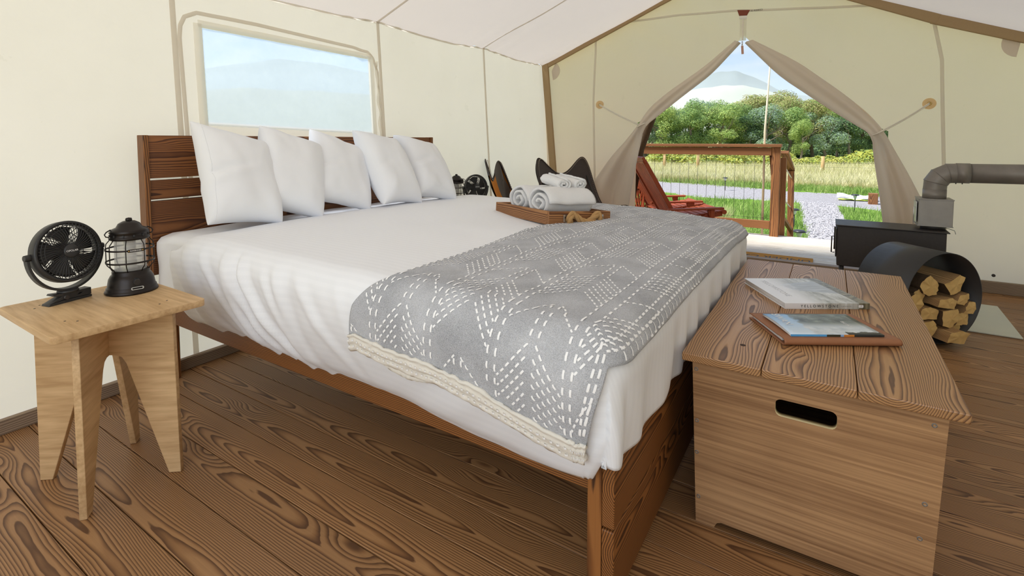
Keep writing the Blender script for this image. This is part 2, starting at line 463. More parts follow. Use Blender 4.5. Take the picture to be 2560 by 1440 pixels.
M_mat = plain('coir', lin(186, 132, 66), 0.98, 0, 0.25, 150, 0.9, 0.05)

def mk_vinyl():
    m, N, b, out = mat('window_vinyl'); nt = m.node_tree; nt.nodes.remove(b)
    p = nt.nodes.new('ShaderNodeNewGeometry').outputs['Position']
    hz = N.noise(p, 3.5, 4.0, 0.6)
    tr = N.n('ShaderNodeBsdfTransparent', {'Color': (0.95, 0.97, 0.99, 1)})
    tl = N.n('ShaderNodeBsdfTranslucent', {'Color': (0.80, 0.88, 0.99, 1)})
    gl = N.n('ShaderNodeBsdfGlossy', {'Color': (1, 1, 1, 1), 'Roughness': 0.08})
    a = N.n('ShaderNodeMixShader', {0: N.math('MULTIPLY_ADD', hz, 0.14, 0.24), 1: tr.outputs[0], 2: tl.outputs[0]})
    c = N.n('ShaderNodeMixShader', {0: 0.03, 1: a.outputs[0], 2: gl.outputs[0]})
    nt.links.new(c.outputs[0], out.inputs[0]); return m
M_vinyl = mk_vinyl()

def mk_duvet():
    m, N, b, out = mat('duvet_sateen')
    nt = m.node_tree
    uv = nt.nodes.new('ShaderNodeUVMap').outputs['UV']
    u, v, _ = N.sep(uv)
    st = N.math('FRACT', N.math('MULTIPLY', v, 1 / 0.026))
    st = N.ramp(st, [(0.42, 0.0), (0.5, 1.0), (0.92, 1.0), (1.0, 0.0)])
    N.put(b.inputs['Base Color'], N.mix(st, (0.832, 0.848, 0.885, 1), (0.852, 0.868, 0.905, 1)))
    N.put(b.inputs['Roughness'], N.math('MULTIPLY_ADD', st, -0.08, 0.66))
    b.inputs['Sheen Weight'].default_value = 0.15
    b.inputs['Specular IOR Level'].default_value = 0.3
    return m
M_duvet = mk_duvet()

def mk_throw():
    m, N, b, out = mat('grey_wool')
    p = N.obj()
    a = N.noise(p, 420.0, 2.0, 0.7); c = N.noise(p, 9.0, 3.0)
    f = N.math('MULTIPLY_ADD', a, 0.55, N.math('MULTIPLY', c, 0.35))
    N.put(b.inputs['Base Color'], N.ramp(f, [(0.25, lin(132, 134, 140)), (0.66, lin(218, 220, 226))]))
    b.inputs['Roughness'].default_value = 0.95
    b.inputs['Specular IOR Level'].default_value = 0.1
    b.inputs['Sheen Weight'].default_value = 0.25
    N.put(b.inputs['Normal'], N.bump(a, 0.7, 0.004))
    return m
M_throw = mk_throw()

# ---------------------------------------------------------------- tent: side wall at the bed head
def HWx(z): return -2.60 - 0.06 * z
EAVE = [(-1.3, 1.93), (-0.1, 1.945), (0.6, 1.905), (1.215, 1.93), (1.75, 1.899), (2.2, 1.909), (2.529, 1.930), (3.0, 1.913), (3.35, 1.912), (3.805, 1.943), (4.37, 1.910), (4.98, 1.926)]
def eave(y): return pline(EAVE, y)
RIDGE = (-0.80, 2.70)
def hw_pt(y, z, off=0.0):
    top = sst(1.2, 1.95, z)
    dx = 0.006 * nz(y * 1.7, z * 0.9, 3.1) + 0.0035 * top * math.sin(y * 31 + 2.5 * nz(y * 2, z)) * (0.4 + nz(y * .8, 9) ** 2)
    for s0 in (2.53, 3.805, 4.9):       # gathered folds radiating from the eave supports
        d = y - s0
        dx += 0.009 * top * math.exp(-(d / 0.28) ** 2) * math.sin(d * 42 * (1 + 0.6 * (1.95 - z)))
    return Vector((HWx(z) + dx + off, y, z))
ys = sorted(set([round(-1.3 + 0.06 * i, 3) for i in range(106)] + [1.343, 2.420, 4.98]))
ys = [y for y in ys if y <= 4.98]
def zb(y): return 1.193 - 0.030 * (y - 1.34)
def zt(y): return 1.666 - 0.011 * (y - 1.34)
mb = MB()
for (y0, y1) in zip(ys, ys[1:]):
    def col(y):
        return [lerp(0.03, zb(y), i / 14) for i in range(15)] + [lerp(zb(y), zt(y), i / 8) for i in range(1, 9)] + [lerp(zt(y), eave(y), i / 6) for i in range(1, 7)]
    c0, c1 = col(y0), col(y1)
    for i in range(len(c0) - 1):
        if 1.343 - 1e-6 <= y0 and y1 <= 2.420 + 1e-6 and 14 <= i < 22: continue
        mb.add([hw_pt(y0, c0[i]), hw_pt(y1, c1[i]), hw_pt(y1, c1[i + 1]), hw_pt(y0, c0[i + 1])], [(0, 1, 2, 3)], True)
wall_head = struct(mb.build('wall_head', M_canvas, weld=True))
def strip(path, wdt, side, name, m, parent):
    """flat stitched tape following a path; side(i) = unit vector across"""
    mb = MB(); P = [Vector(p) for p in path]; vs = []
    for i, p in enumerate(P):
        t = (P[min(i + 1, len(P) - 1)] - P[max(i - 1, 0)]).normalized()
        a = Vector(side).cross(t).normalized()
        nn = Vector(side).normalized() * 0.0022
        vs += [p - a * wdt / 2, p - a * wdt * .4 + nn, p + a * wdt * .4 + nn, p + a * wdt / 2]
    k = len(P)
    fs = [(i * 4 + j, i * 4 + j + 1, (i + 1) * 4 + j + 1, (i + 1) * 4 + j) for i in range(k - 1) for j in range(3)]
    mb.add(vs, fs, True)
    return mb.build(name, m, parent, recalc=False)
for y in (-0.1, 1.215, 2.53, 3.805):
    strip([hw_pt(y, 0.04 + (eave(y) - 0.04) * i / 30, 0.002) for i in range(31)], 0.026, (1, 0, 0), 'seam', M_seam, wall_head)
win = thing('window_1', 'clear vinyl window in the canvas side wall above the pillows', 'window', (HWx(1.4), 1.88, 1.4))
struct(win)
L0 = Vector(win.location)
MB().grid(lambda a, b: hw_pt(lerp(1.325, 2.438, a), lerp(zb(lerp(1.325, 2.438, a)) - 0.018, zt(lerp(1.325, 2.438, a)) + 0.018, b), 0.004) - L0, 12, 8).build('pane', M_vinyl, win, recalc=False)
fr = [(1.243, 0.90), (1.243, 1.13), (1.237, 1.60), (1.244, 1.66), (1.265, 1.705), (1.323, 1.736), (1.634, 1.738), (2.293, 1.716), (2.42, 1.702), (2.47, 1.665), (2.505, 1.577), (2.510, 1.13), (2.510, 0.90)]
frp = []
for (a, b) in zip(fr, fr[1:]):
    for i in range(5): frp.append(hw_pt(lerp(a[0], b[0], i / 5), lerp(a[1], b[1], i / 5), 0.003) - L0)
strip(frp, 0.020, (1, 0, 0), 'frame_seam', M_seam, win)
hem = [(1.322, zb(1.322) - .02), (1.322, zt(1.322) + .018), (2.441, zt(2.441) + .018), (2.441, zb(2.44) - .02)]
for (a, b), wd in zip(zip(hem, hem[1:]), (0.042, 0.036, 0.042)):
    strip([hw_pt(lerp(a[0], b[0], i / 20), lerp(a[1], b[1], i / 20), 0.006) - L0 for i in range(21)], wd, (1, 0, 0), 'window_hem', M_hem, win)
# rolled zip flap hanging beside the right edge of the window
strip([hw_pt(2.492 + 0.008 * math.sin(i * 0.9), 0.9 + 0.75 * i / 30, 0.007 + 0.004 * math.sin(i * 1.3)) - L0 for i in range(31)], 0.018, (1, 0, 0), 'zip_flap', M_hem, win)

# ---------------------------------------------------------------- roof
def roof_left(y, v):
    ze = eave(y); xe = HWx(ze)
    s = 0.5 - 0.5 * math.cos(2 * PI * ((y - 1.215) / 1.29))
    sag = (0.045 * math.sin(PI * v)) * (0.6 + 0.7 * s) + 0.012 * s * (1 - v) * 0
    fold = 0.0
    for s0 in (3.805, 4.98):
        d = y - s0 + 0.35 * v
        fold += 0.012 * math.exp(-(v / 0.35) ** 2) * math.exp(-(d / 0.35) ** 2) * math.sin(d * 34)
    return Vector((lerp(xe, RIDGE[0], v), y, lerp(ze, RIDGE[1], v) - sag * 0.6 + fold + 0.004 * nz(y * 2, v * 3)))
RE = (1.38, 1.745)
def roof_right(y, v):
    return Vector((lerp(RIDGE[0], RE[0], v), y, lerp(RIDGE[1], RE[1], v) - 0.03 * math.sin(PI * v) + 0.004 * nz(y * 2, v * 3, 5)))
ceil = MB()
ceil.grid(lambda a, b: roof_left(lerp(-1.3, 5.05, a), b), 130, 24)
ceil.grid(lambda a, b: roof_right(lerp(-1.3, 5.05, a), b), 60, 24)
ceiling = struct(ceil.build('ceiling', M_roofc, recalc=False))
for y in (-0.1, 1.215, 2.53, 3.805):
    strip([roof_left(y, i / 24) - Vector((0, 0, 0.003)) for i in range(25)], 0.02, (0.38, 0, -0.92), 'seam', M_seam, ceiling)
strip([hw_pt(lerp(-1.2, 4.97, i / 110), eave(lerp(-1.2, 4.97, i / 110)) - 0.004, 0.004) for i in range(111)], 0.014, (1, 0, 0), 'eave_seam', M_seam, ceiling)

# ---------------------------------------------------------------- tent: end wall with the doorway
KS = 1.0145
def D(x, z, off=0.0):
    Z = 1.1 + (z - 1.1) * KS
    return Vector((x * KS, 4.90 + 0.03 * Z - off, Z))
RX = [(-2.70, 1.905), (-1.427, 2.440), (-0.79, 2.665), (0.207, 2.20), (0.672, 1.988), (1.103, 1.830), (1.36, 1.74), (1.46, 1.735)]
OPN = [(-1.62, 0.0), (-1.61, 1.27), (-1.215, 1.545), (-0.936, 1.755), (-0.68, 2.02), (-0.387, 1.70), (-0.004, 1.40), (0.36, 1.17), (0.37, 0.0)]
def dw_pt(x, z):
    p = D(x, z)
    t = sst(1.3, 2.3, z)
    p.y += 0.008 * nz(x * 1.6, z * 1.2, 7) + 0.010 * t * math.sin((x * 0.8 + z * 0.9) * 17 + 2 * nz(x, z)) * (0.3 + abs(nz(x * 2, z, 2)))
    return p
xs = sorted(set([round(-2.68 + 0.05 * i, 3) for i in range(83)] + [-1.62, 0.37, -0.68]))
mb = MB()
for x0, x1 in zip(xs, xs[1:]):
    inside = x0 >= -1.62 - 1e-6 and x1 <= 0.37 + 1e-6
    def colz(x):
        lo = pline(OPN[1:-1], x) if inside else 0.03
        hi = pline(RX, x) + 0.01
        return [lerp(lo, hi, i / 30) for i in range(31)]
    a, b = colz(x0), colz(x1)
    for i in range(30):
        mb.add([dw_pt(x0, a[i]), dw_pt(x1, b[i]), dw_pt(x1, b[i + 1]), dw_pt(x0, a[i + 1])], [(0, 1, 2, 3)], True)
wall_door = struct(mb.build('wall_door', M_doorc, weld=True))
def dstrip(pts, wd, name, m, off=0.004):
    pp = []
    for a, b in zip(pts, pts[1:]):
        for i in range(8):
            x, z = lerp(a[0], b[0], i / 8), lerp(a[1], b[1], i / 8)
            q = dw_pt(x, z); q.y -= off; pp.append(q)
    q = dw_pt(*pts[-1]); q.y -= off; pp.append(q)
    return strip(pp, wd, (0, -1, 0), name, m, wall_door)
dstrip([(-2.073, 2.13), (-2.086, 1.516), (-2.066, 1.0), (-2.046, 0.567), (-2.04, 0.05)], 0.022, 'seam', M_seam)
dstrip([(0.612, 2.0), (0.671, 1.693), (0.685, 1.368), (0.71, 0.9), (0.73, 0.482), (0.74, 0.05)], 0.024, 'seam', M_seam)
dstrip([(-1.75, 2.269), (-1.236, 2.27), (-0.75, 2.245), (-0.62, 2.231), (-0.114, 2.181), (0.26, 2.149)], 0.020, 'seam', M_seam)
dstrip([(-0.688, 2.20), (-0.688, 1.975)], 0.055, 'zip_placket', M_hem, 0.008)
dstrip([(-0.688, 2.19), (-0.688, 1.975)], 0.012, 'zip_tape', M_cord, 0.012)
dstrip([(-0.718, 2.178), (-0.658, 2.173)], 0.03, 'placket_stop', M_cream, 0.013)
p = [D(-0.739, 2.247, 0.012), D(-0.636, 2.235, 0.012), D(-0.660, 2.190, 0.012), D(-0.722, 2.195, 0.012)]
q = [v + Vector((0, 0.010, 0)) for v in p]
MB().add(p + q, [(0, 1, 2, 3), (7, 6, 5, 4), (0, 4, 5, 1), (1, 5, 6, 2), (2, 6, 7, 3), (3, 7, 4, 0)]).build('leather_tag', M_redleather, wall_door, bevel=0.002)
text('printed_code', 'RI-R20053', M_print, wall_door, Matrix.Rotation(PI / 2, 3, 'X'), D(-0.583, 2.2235, 0.012), 0.022)
for (x, z, s) in ((-2.575, 1.845, 1), (1.085, 1.775, -1)):
    mb = MB(); pts = [Vector((0, 0, 0))] + [Vector((s * 0.10 * math.cos(a), 0, 0.10 * math.sin(a))) for a in [math.radians(60 - 140 * i / 10) for i in range(11)]]
    mb.add([D(x, z, 0.012) + v for v in pts], [list(range(12))]); mb.build('corner_patch', M_curt, wall_door, solid=0.003)
MB().cyl(D(1.008, 0.139, 0.004), D(1.008, 0.139, 0.010), 0.011, n=12).build('grommet', M_iron, wall_door)
# sleeves of tan webbing over the end frame
def sleeve(name, pts, wd, th=0.03):
    mb = MB()
    for a, b in zip(pts, pts[1:]): mb.bar(a, b, th, wd, up=(0, -1, 0))
    return struct(mb.build(name, M_web, bevel=0.006))
def sleeve2(name, a, b, wd, th=0.03):
    o = MB().bar(a, b, wd, th, up=(0, -1, 0)).build(name, M_web, bevel=0.006); return struct(o)
sleeve2('trim_1', D(-2.69, 1.895, 0.03), D(-1.40, 2.425, 0.03), 0.085)
sleeve2('trim_2', D(-1.43, 2.412, 0.031), D(-0.76, 2.68, 0.031), 0.085)
sleeve2('trim_3', D(1.40, 1.69, 0.03), D(0.60, 2.000, 0.03), 0.075)
sleeve2('trim_4', D(0.64, 1.985, 0.031), D(-0.80, 2.66, 0.031), 0.075)
sleeve2('trim_5', D(-2.645, 1.93, 0.035), D(-2.47, 0.30, 0.035), 0.075)
# other two walls of the tent (behind and to the right of the view)
struct(MB().grid(lambda a, b: Vector((1.375 - 0.04 * (1 - b), lerp(-1.3, 5.0, a), lerp(0.0, 1.76, b))), 20, 8).build('wall_right', M_canvas, recalc=False))
mb = MB()
def back_top(x): return pline([(-2.72, 1.93), (-0.80, 2.70), (1.40, 1.745)], x)
for x0, x1, z0 in ((-2.72, -1.55, 0.0), (-1.55, -0.80, 2.32), (-0.80, 0.85, 2.32), (0.85, 1.40, 0.0)):  # middle of this unseen wall left open, an added gap to let daylight in
    za, zb__ = (min(z0, back_top(x0)), min(z0, back_top(x1)))
    mb.add([(x0, -1.3, za), (x1, -1.3, min(z0, back_top(x1) - 0.02) if z0 else 0), (x1, -1.3, back_top(x1)), (x0, -1.3, back_top(x0))], [(0, 1, 2, 3)])
struct(mb.build('wall_back', M_canvas, recalc=False))

# door curtains, tied back
def mk_curtain(name, label, I, O, s):
    t_ = thing(name, label, 'curtain', D(I[-1][1], 0.0, 0.05), group='canvas door curtains')
    L = Vector(t_.location)
    ix = [(a, b) for a, b, c in I]; iz = [(a, c) for a, b, c in I]
    ox = [(a, b) for a, b, c in O]; oz = [(a, c) for a, b, c in O]
    def fn(t, q):
        def P(px, pz):                      # rounded polyline
            acc = Vector((0, 0)); k = 0
            for dt in (-0.03, 0, 0.03):
                tt = max(0, min(1, t + dt)); acc += Vector((pline(px, tt), pline(pz, tt))); k += 1
            return acc / k
        a, b = P(ix, iz), P(ox, oz)
        x, z = lerp(a.x, b.x, q), lerp(a.y, b.y, q)
        lower = sst(0.50, 0.60, t)
        fold = (1 - lower) * (0.035 * math.sin(PI * min(1, q * 1.15)) + 0.012 * math.sin(q * 9 + t * 4)) \
            + lower * (0.03 + 0.030 * math.sin(q * 7.5 + 0.8 + 0.8 * t) + 0.012 * math.sin(q * 17 + 3 * t)) * (0.25 + 0.9 * sst(0.52, 0.85, t))
        fold += 0.035 * math.exp(-((t - 0.52) / 0.05) ** 2)
        p = D(x, z, 0.012 + fold + 0.004 * nz(x * 7, z * 5, s))
        return p - L
    MB().grid(fn, 90, 36).build('cloth', M_curt, t_, solid=0.004, recalc=False)
    # rolled hem on the free edge
    MB().tube([fn(i / 60, 0.0) - Vector((0, 0.004, 0)) for i in range(61)], 0.006, 6).build('rolled_hem', M_curt, t_)
    return t_, fn, L
cl_, fnl, Ll = mk_curtain('door_curtain', 'cream canvas door curtain tied back on the left of the doorway, near the leather chairs',
    [(0, -.688, 1.975), (.15, -.936, 1.702), (.32, -1.215, 1.492), (.43, -1.40, 1.345), (.52, -1.535, 1.235), (.60, -1.575, 1.06), (.7, -1.60, .88), (.85, -1.655, .5), (1, -1.71, .02)],
    [(0, -.73, 1.995), (.15, -1.01, 1.765), (.32, -1.33, 1.555), (.43, -1.52, 1.40), (.52, -1.595, 1.25), (.60, -1.72, 1.10), (.7, -1.87, .93), (.85, -2.075, .62), (1, -2.10, .02)], 1.0)
cr_, fnr, Lr = mk_curtain('door_curtain', 'cream canvas door curtain tied back on the right of the doorway, behind the stove',
    [(0, -.684, 1.975), (.15, -.387, 1.645), (.32, -.004, 1.343), (.43, .16, 1.225), (.52, .27, 1.145), (.60, .285, .98), (.7, .315, .79), (.85, .36, .46), (1, .40, .02)],
    [(0, -.63, 1.985), (.15, -.26, 1.755), (.32, .07, 1.475), (.43, .25, 1.30), (.52, .345, 1.165), (.60, .41, 1.03), (.7, .49, .87), (.85, .61, .60), (1, .66, .02)], 2.0)
for (e, t, lab) in (((-2.015, 1.464), (-1.56, 1.243), 'thin cord tying back the left door curtain to a grommet in the wall'),
                    ((0.609, 1.374), (0.305, 1.158), 'thin cord tying back the right door curtain to a brass grommet in the wall')):
    k = thing('curtain_tie', lab, 'cord', D(e[0], e[1], 0.02), group='curtain ties')
    L = Vector(k.location); A = D(e[0], e[1], 0.018) - L; B = D(t[0], t[1], 0.075) - L
    mb = MB()
    for j in (-1, 1):
        mb.tube([lerp(A, B, i / 10) + Vector((0, 0, j * 0.005 - 0.01 * math.sin(PI * i / 10))) for i in range(11)], 0.0042, 6)
    mb.tube([B + Vector((0.035 * math.cos(a), 0.045 * math.sin(a) + .02, 0.02 * math.cos(a))) for a in [2 * PI * i / 16 for i in range(16)]], 0.005, 6, closed=True)
    mb.build('rope', M_cord, k)
    MB().cyl(A + Vector((0, 0.016, 0)), A + Vector((0, 0.008, 0)), 0.042, n=20).build('patch', M_doorc, k)
    MB().lathe([(0.006, -0.002), (0.013, -0.002), (0.015, 0.002), (0.013, 0.005), (0.006, 0.005)], A + Vector((0, 0.006, 0)), 16, Matrix.Rotation(PI / 2, 3, 'X'), closed=True).build('grommet', M_brass, k)
zp = thing('zipper_pull', 'small leather zip pull hanging at the peak of the doorway', 'zipper pull', D(-0.688, 1.965, 0.03))
MB().tube([(0, 0, 0), (0.002, 0, -0.02), (0, 0, -0.035)], 0.005, 8).build('slider', M_steel, zp)
MB().box((0.004, 0, -0.075), (0.020, 0.004, 0.075), Matrix.Rotation(-0.08, 3, 'Y')).build('leather_tab', plain('pink_leather', lin(196, 150, 132), .7), zp, bevel=0.002)

# ---------------------------------------------------------------- floors
floor = struct(MB().box((-0.6, 1.83, -0.055), (4.1, 6.4, 0.04)).build('floor', M_sill))
PW, PP, PO = 0.1418, 0.1448, 0.4505
me = None
for k in range(-12, 31):
    y = PO + (k + 0.5) * PP
    o = plank('floor_plank', M_floor, floor, (-0.60, y, -0.0125 + rnd.uniform(-0.0008, 0.0008)), (4.04, PW, 0.025), 'X', 0.0022, mesh=me)
    me = o.data
struct(MB().box((0, 0, 0), (6.2, 0.03, 0.055)).build('baseboard_head', M_sill, None, (-2.595, 1.85, 0.0275), (0, 0, PI / 2), 0.004))
for i, (xa, xb, y) in enumerate(((-2.6, -1.66, 4.885), (0.72, 1.36, 4.88))):
    struct(MB().box((0, 0, 0), (xb - xa, 0.035, 0.085)).build('baseboard_door' if i == 0 else 'baseboard_entry', M_sill, None, ((xa + xb) / 2, y, 0.0425), None, 0.004))
struct(MB().box((0, 0, 0), (2.40, 0.085, 0.075)).build('trim_6', M_sill, None, (-0.46, 4.975, 0.012), None, 0.005))
deck = struct(MB().box((-0.6, 5.80, -0.085), (6.4, 1.50, 0.09)).build('deck', M_rail))
me = None
for k in range(10):
    o = plank('deck_plank', M_deck, deck, (-0.6, 5.095 + k * 0.1535, -0.014), (6.4, 0.146, 0.028), 'X', 0.004, mesh=me); me = o.data
# ---------------------------------------------------------------- bed frame
HBX = -2.527
bed = thing('bed', 'wide pine platform bed with a slatted dark-stained headboard', 'bed', (-1.45, 1.93, 0))
BL = Vector(bed.location)
for i, (z0, z1) in enumerate(((0.932, 1.122), (0.838, 0.923), (0.500, 0.830))):
    plank('headboard_plank', M_head, bed, Vector((HBX - 0.016, 1.936, (z0 + z1) / 2)) - BL, (1.84, z1 - z0, 0.032),
          rot=axes((0, 1, 0), (0, 0, 1)), bevel=0.0025)
for y in (1.005, 2.867):
    board('headboard_post', M_bed, bed, Vector((HBX - 0.020, y, 0.0)) - BL, Vector((HBX - 0.020, y, 1.123)) - BL, 0.060, 0.022, (0, 1, 0))
for y in (1.62, 2.25):
    board('headboard_cleat', M_bed, bed, Vector((HBX - 0.045, y, 0.3)) - BL, Vector((HBX - 0.045, y, 1.10)) - BL, 0.09, 0.022, (1, 0, 0))
for z0, z1 in ((0.215, 0.392), (0.030, 0.209)):
    plank('footboard_plank', M_bed, bed, Vector((-0.403, 1.936, (z0 + z1) / 2)) - BL, (1.78, z1 - z0, 0.030), rot=axes((0, 1, 0), (0, 0, 1)), bevel=0.003)
for y in (1.085, 2.79):
    board('leg', M_bed, bed, Vector((-0.437, y, 0)) - BL, Vector((-0.437, y, 0.39)) - BL, 0.036, 0.075, (0, 1, 0))
    board('leg', M_bed, bed, Vector((-2.535, y, 0)) - BL, Vector((-2.535, y, 0.30)) - BL, 0.036, 0.045, (0, 1, 0))
for y in (1.086, 2.787):
    board('side_rail', M_bed, bed, Vector((-2.50, y, 0.340)) - BL, Vector((-0.456, y, 0.340)) - BL, 0.036, 0.135, (0, 0, 1))
for x in (-2.1, -1.5, -0.9):
    board('slat', M_bed, bed, Vector((x, 1.11, 0.385)) - BL, Vector((x, 2.76, 0.385)) - BL, 0.09, 0.022, (0, 0, 1))
# mattress and sheet
def rbox(u, v, cx, cy, cz, hx, hy, hz, e=0.22):
    """rounded box as a superquadric"""
    def sg(c, p): return math.copysign(abs(c) ** p, c)
    th = -PI / 2 + PI * u; ph = 2 * PI * v
    return Vector((cx + hx * sg(math.cos(th), e) * sg(math.cos(ph), e), cy + hy * sg(math.cos(th), e) * sg(math.sin(ph), e), cz + hz * sg(math.sin(th), e)))
mt = MB().grid(lambda u, v: rbox(u, v, 0, 0, 0, 1.03, 0.87, 0.145, 0.16) + Vector((0, 0, 0.003 * math.sin(40 * v))), 24, 96, False, True).build('mattress', M_white, None, (-1.485, 1.936, 0.545))
tag(mt, 'white mattress under the duvet on the pine platform bed', 'mattress')
def sheet_fn(a, b):
    x = lerp(-2.515, -1.95, a); h = lerp(-0.33, 2.10, b)
    # cross section: near side up, over the top, down the far side
    if h < 0: y, z = 1.030, 0.68 + h * 0.80
    elif h > 1.8: y, z = 2.84 + 0.01 * math.sin(x * 30), 0.68 - (h - 1.8)
    else: y, z = 1.035 + h, 0.695 + 0.01 * math.sin(PI * h / 1.8)
    r = 0.06
    d = min(abs(h), abs(h - 1.8))
    if d < r:
        z -= 0.016 * (1 - d / r); 
    drop = sst(-2.40, -2.52, x) * 0.015
    return Vector((x, y + 0.005 * nz(x * 12, h * 9), z - drop + 0.006 * nz(x * 6, h * 5)))
sh = MB().grid(sheet_fn, 40, 150).build('bed_sheet', M_white, None, recalc=False)
tag(sh, 'white fitted sheet showing at the head of the bed below the headboard', 'sheet')

# duvet ------------------------------------------------------------
XA, XB, YA, YB, RC = -2.235, -0.455, 1.055, 2.86, 0.10
def ztop(x, y):
    z = 0.706 + 0.012 * math.sin(PI * max(0, min(1, (y - YA) / (YB - YA)))) * 0.9
    z -= 0.030 * sst(-0.95, -0.45, x)
    z -= 0.014 * sst(2.3, 2.85, y) * sst(-1.3, -0.5, x)
    z += 0.010 * math.exp(-((x + 2.0) / 0.35) ** 2)
    z -= 0.013 * math.exp(-((x + 1.2) / 0.38) ** 4 - ((y - 2.25) / 0.36) ** 4)
    z += 0.006 * nz(x * 2.4, y * 2.1) + 0.0022 * nz(x * 9, y * 7, 2)
    return z
def prof(h, taper):
    q = RC * PI / 2
    if h < q:
        a = h / RC; return RC * math.sin(a), RC * (1 - math.cos(a))
    k = h - q
    return RC - taper * (k / 0.27) ** 2 * 0.082, RC + k * 0.985
def drape(u, v, lift=0.0, wr=1.0, head=True):
    du = max(0.0, u - XB); dvn = max(0.0, YA - v); dvf = max(0.0, v - YB); dv = dvn if dvn > 0 else dvf
    cu, cv = min(u, XB), max(YA, min(YB, v))
    zt_ = ztop(cu, cv)
    if du <= 0 and dv <= 0: return Vector((u, v, zt_ + lift))
    L = math.hypot(du, dv); h = max(du, dv); corner = min(du, dv) / h
    d = Vector((du / L, (-dvn if dvn > 0 else dvf) / L))
    tap = 1.0 if dvn > du else 0.25
    o, dr = prof(h, tap)
    o += lift
    s = u if dv > du else v
    g = sst(0.10, 0.30, h)
    if dv >= du:
        f = 0.005 * math.sin(s * 21 + 16 * h + 2.2 * nz(s * 2.2, h * 3)) * (0.2 + 1.2 * abs(nz(s * 1.7 + 4, 1.0))) + 0.012 * nz(s * 2.2 + h * 3, h * 3) + 0.003 * nz(s * 9 + h * 12, h * 7)
    else:
        f = 0.008 * math.sin(s * 30 + 4 * nz(s * 3, h * 2)) + 0.012 * nz(s * 3.0, h * 3) + 0.006 * nz(s * 13, h * 4)
    o += f * g * wr + 0.012 * corner * g
    dr *= (1 + 0.05 * nz(s * 2.0, 5.0) * g * wr)
    return Vector((cu + d.x * o, cv + d.y * o, zt_ - dr + lift * max(0.0, 1 - h / 0.157)))
HN, HF, HFOOT = 0.405, 0.40, 0.345
def duv_uv(a, b): return lerp(XA, XB + HFOOT, a), lerp(YA - (0.466 - 0.055 * sst(0.70, 0.86, a) - 0.035 * sst(0.12, 0.0, a)), YB + HF, b)
def duv_fn(a, b):
    u, v = duv_uv(a, b)
    p = drape(u, v)
    hd = sst(0.085, 0.0, u - XA)              # soft rounded top edge of the duvet
    dvn = max(0, YA - v)
    p.z -= 0.030 * hd * hd * (1 if dvn < 0.1 else 0.2)
    # turned-under hem puff
    if dvn > 0.39: p.y += 0.02 * sst(0.39, 0.46, dvn)
    # diagonal pull folds on the near side
    if v < YA + 0.10 and u < -1.1:
        g = sst(0.06, 0.24, YA + 0.10 - v) * sst(-1.05, -1.35, u)
        s = (u + 2.3) * 1.0 - (YA + 0.1 - v) * 0.55
        fol = 0.0
        for (s0, wd, am, h0) in ((0.20, 0.016, 0.5, 0.10), (0.33, 0.020, 1.0, 0.04), (0.40, 0.014, 0.8, 0.08), (0.475, 0.016, 0.9, 0.10), (0.56, 0.014, 0.5, 0.16), (0.63, 0.020, 0.6, 0.06), (0.80, 0.018, 0.4, 0.12), (0.93, 0.015, 0.4, 0.05), (0.07, 0.02, 0.6, 0.0), (-0.05, 0.018, 0.5, 0.02)):
            wd *= 1.45; d = s - s0 - 0.03 * math.sin((YA + 0.1 - v) * 9 + s0 * 20)
            fol += am * math.exp(-(d / wd) ** 2) * sst(h0, h0 + 0.10, YA + 0.10 - v) * (1 - 0.5 * sst(0.40, 0.56, YA + 0.10 - v)) - 0.45 * am * math.exp(-((d - wd * 1.8) / wd) ** 2) * sst(h0, h0 + 0.1, YA + 0.10 - v)
        p.y -= 0.019 * g * fol
    return p
nu, nv = 260, 240
mb = MB().grid(duv_fn, nu, nv)
duv = mb.build('duvet', M_duvet, None, recalc=False)
uvl = duv.data.uv_layers.new(name='UVMap')
for lp in duv.data.loops:
    i, j = divmod(lp.vertex_index, nv)
    uvl.data[lp.index].uv = duv_uv(i / (nu - 1), j / (nv - 1))
q = duv.modifiers.new('solid', 'SOLIDIFY'); q.thickness = 0.012; q.offset = -1
tag(duv, 'white sateen-striped duvet spread over the bed with its side hanging loose', 'duvet')

# throw blanket ------------------------------------------------------
def bl_left(v):  return pline([(0.6, -1.165), (YA - 0.12, -1.135), (YA, -1.06), (1.5, -1.065), (2.1, -1.12), (2.9, -1.235), (3.3, -1.29)], v)
BLR = XB + 0.115
def bl_hem(a): return lerp(0.262, 0.335, sst(0, 1, a)) + 0.010 * math.sin(a * 9)       # hang on the near side
def bl_uv(a, b):
    hn = bl_hem(a)
    v = lerp(YA - hn, YB + 0.16, b)
    return lerp(bl_left(v), BLR, a), v
def bl_pt(a, b, lift=0.014):
    u, v = bl_uv(a, b); p = drape(u, v, lift, 0.4)
    dvn = max(0, YA - v)
    p.y -= 0.004 * sst(0.05, 0.2, dvn)
    p.z += 0.0025 * nz(u * 14, v * 14)
    if a < 0.03: p.z -= 0.010 * (1 - a / 0.03)
    return p
thr = thing('throw_blanket', 'grey throw blanket with white chevron stitching across the foot of the bed', 'blanket', (-0.75, 1.9, 0.72))
TL = Vector(thr.location)
HB = 0.055 / (YB + 0.16 - YA + 0.30)
def bl_c(a, b): return bl_pt(a, lerp(HB, 1.0, b)) - TL
MB().grid(bl_c, 90, 230).build('cloth', M_throw, thr, recalc=False).modifiers.new('solid', 'SOLIDIFY').thickness = 0.007
thr.children[0].modifiers[0].offset = -1
def bord(a, b):
    p = bl_pt(a, HB * b * 1.02, 0.016)
    puff = 0.006 * (abs(math.sin(b * PI * 2.5)) ** 0.6) + 0.004 * nz(a * 40, b * 6)
    p.y -= puff
    return p - TL
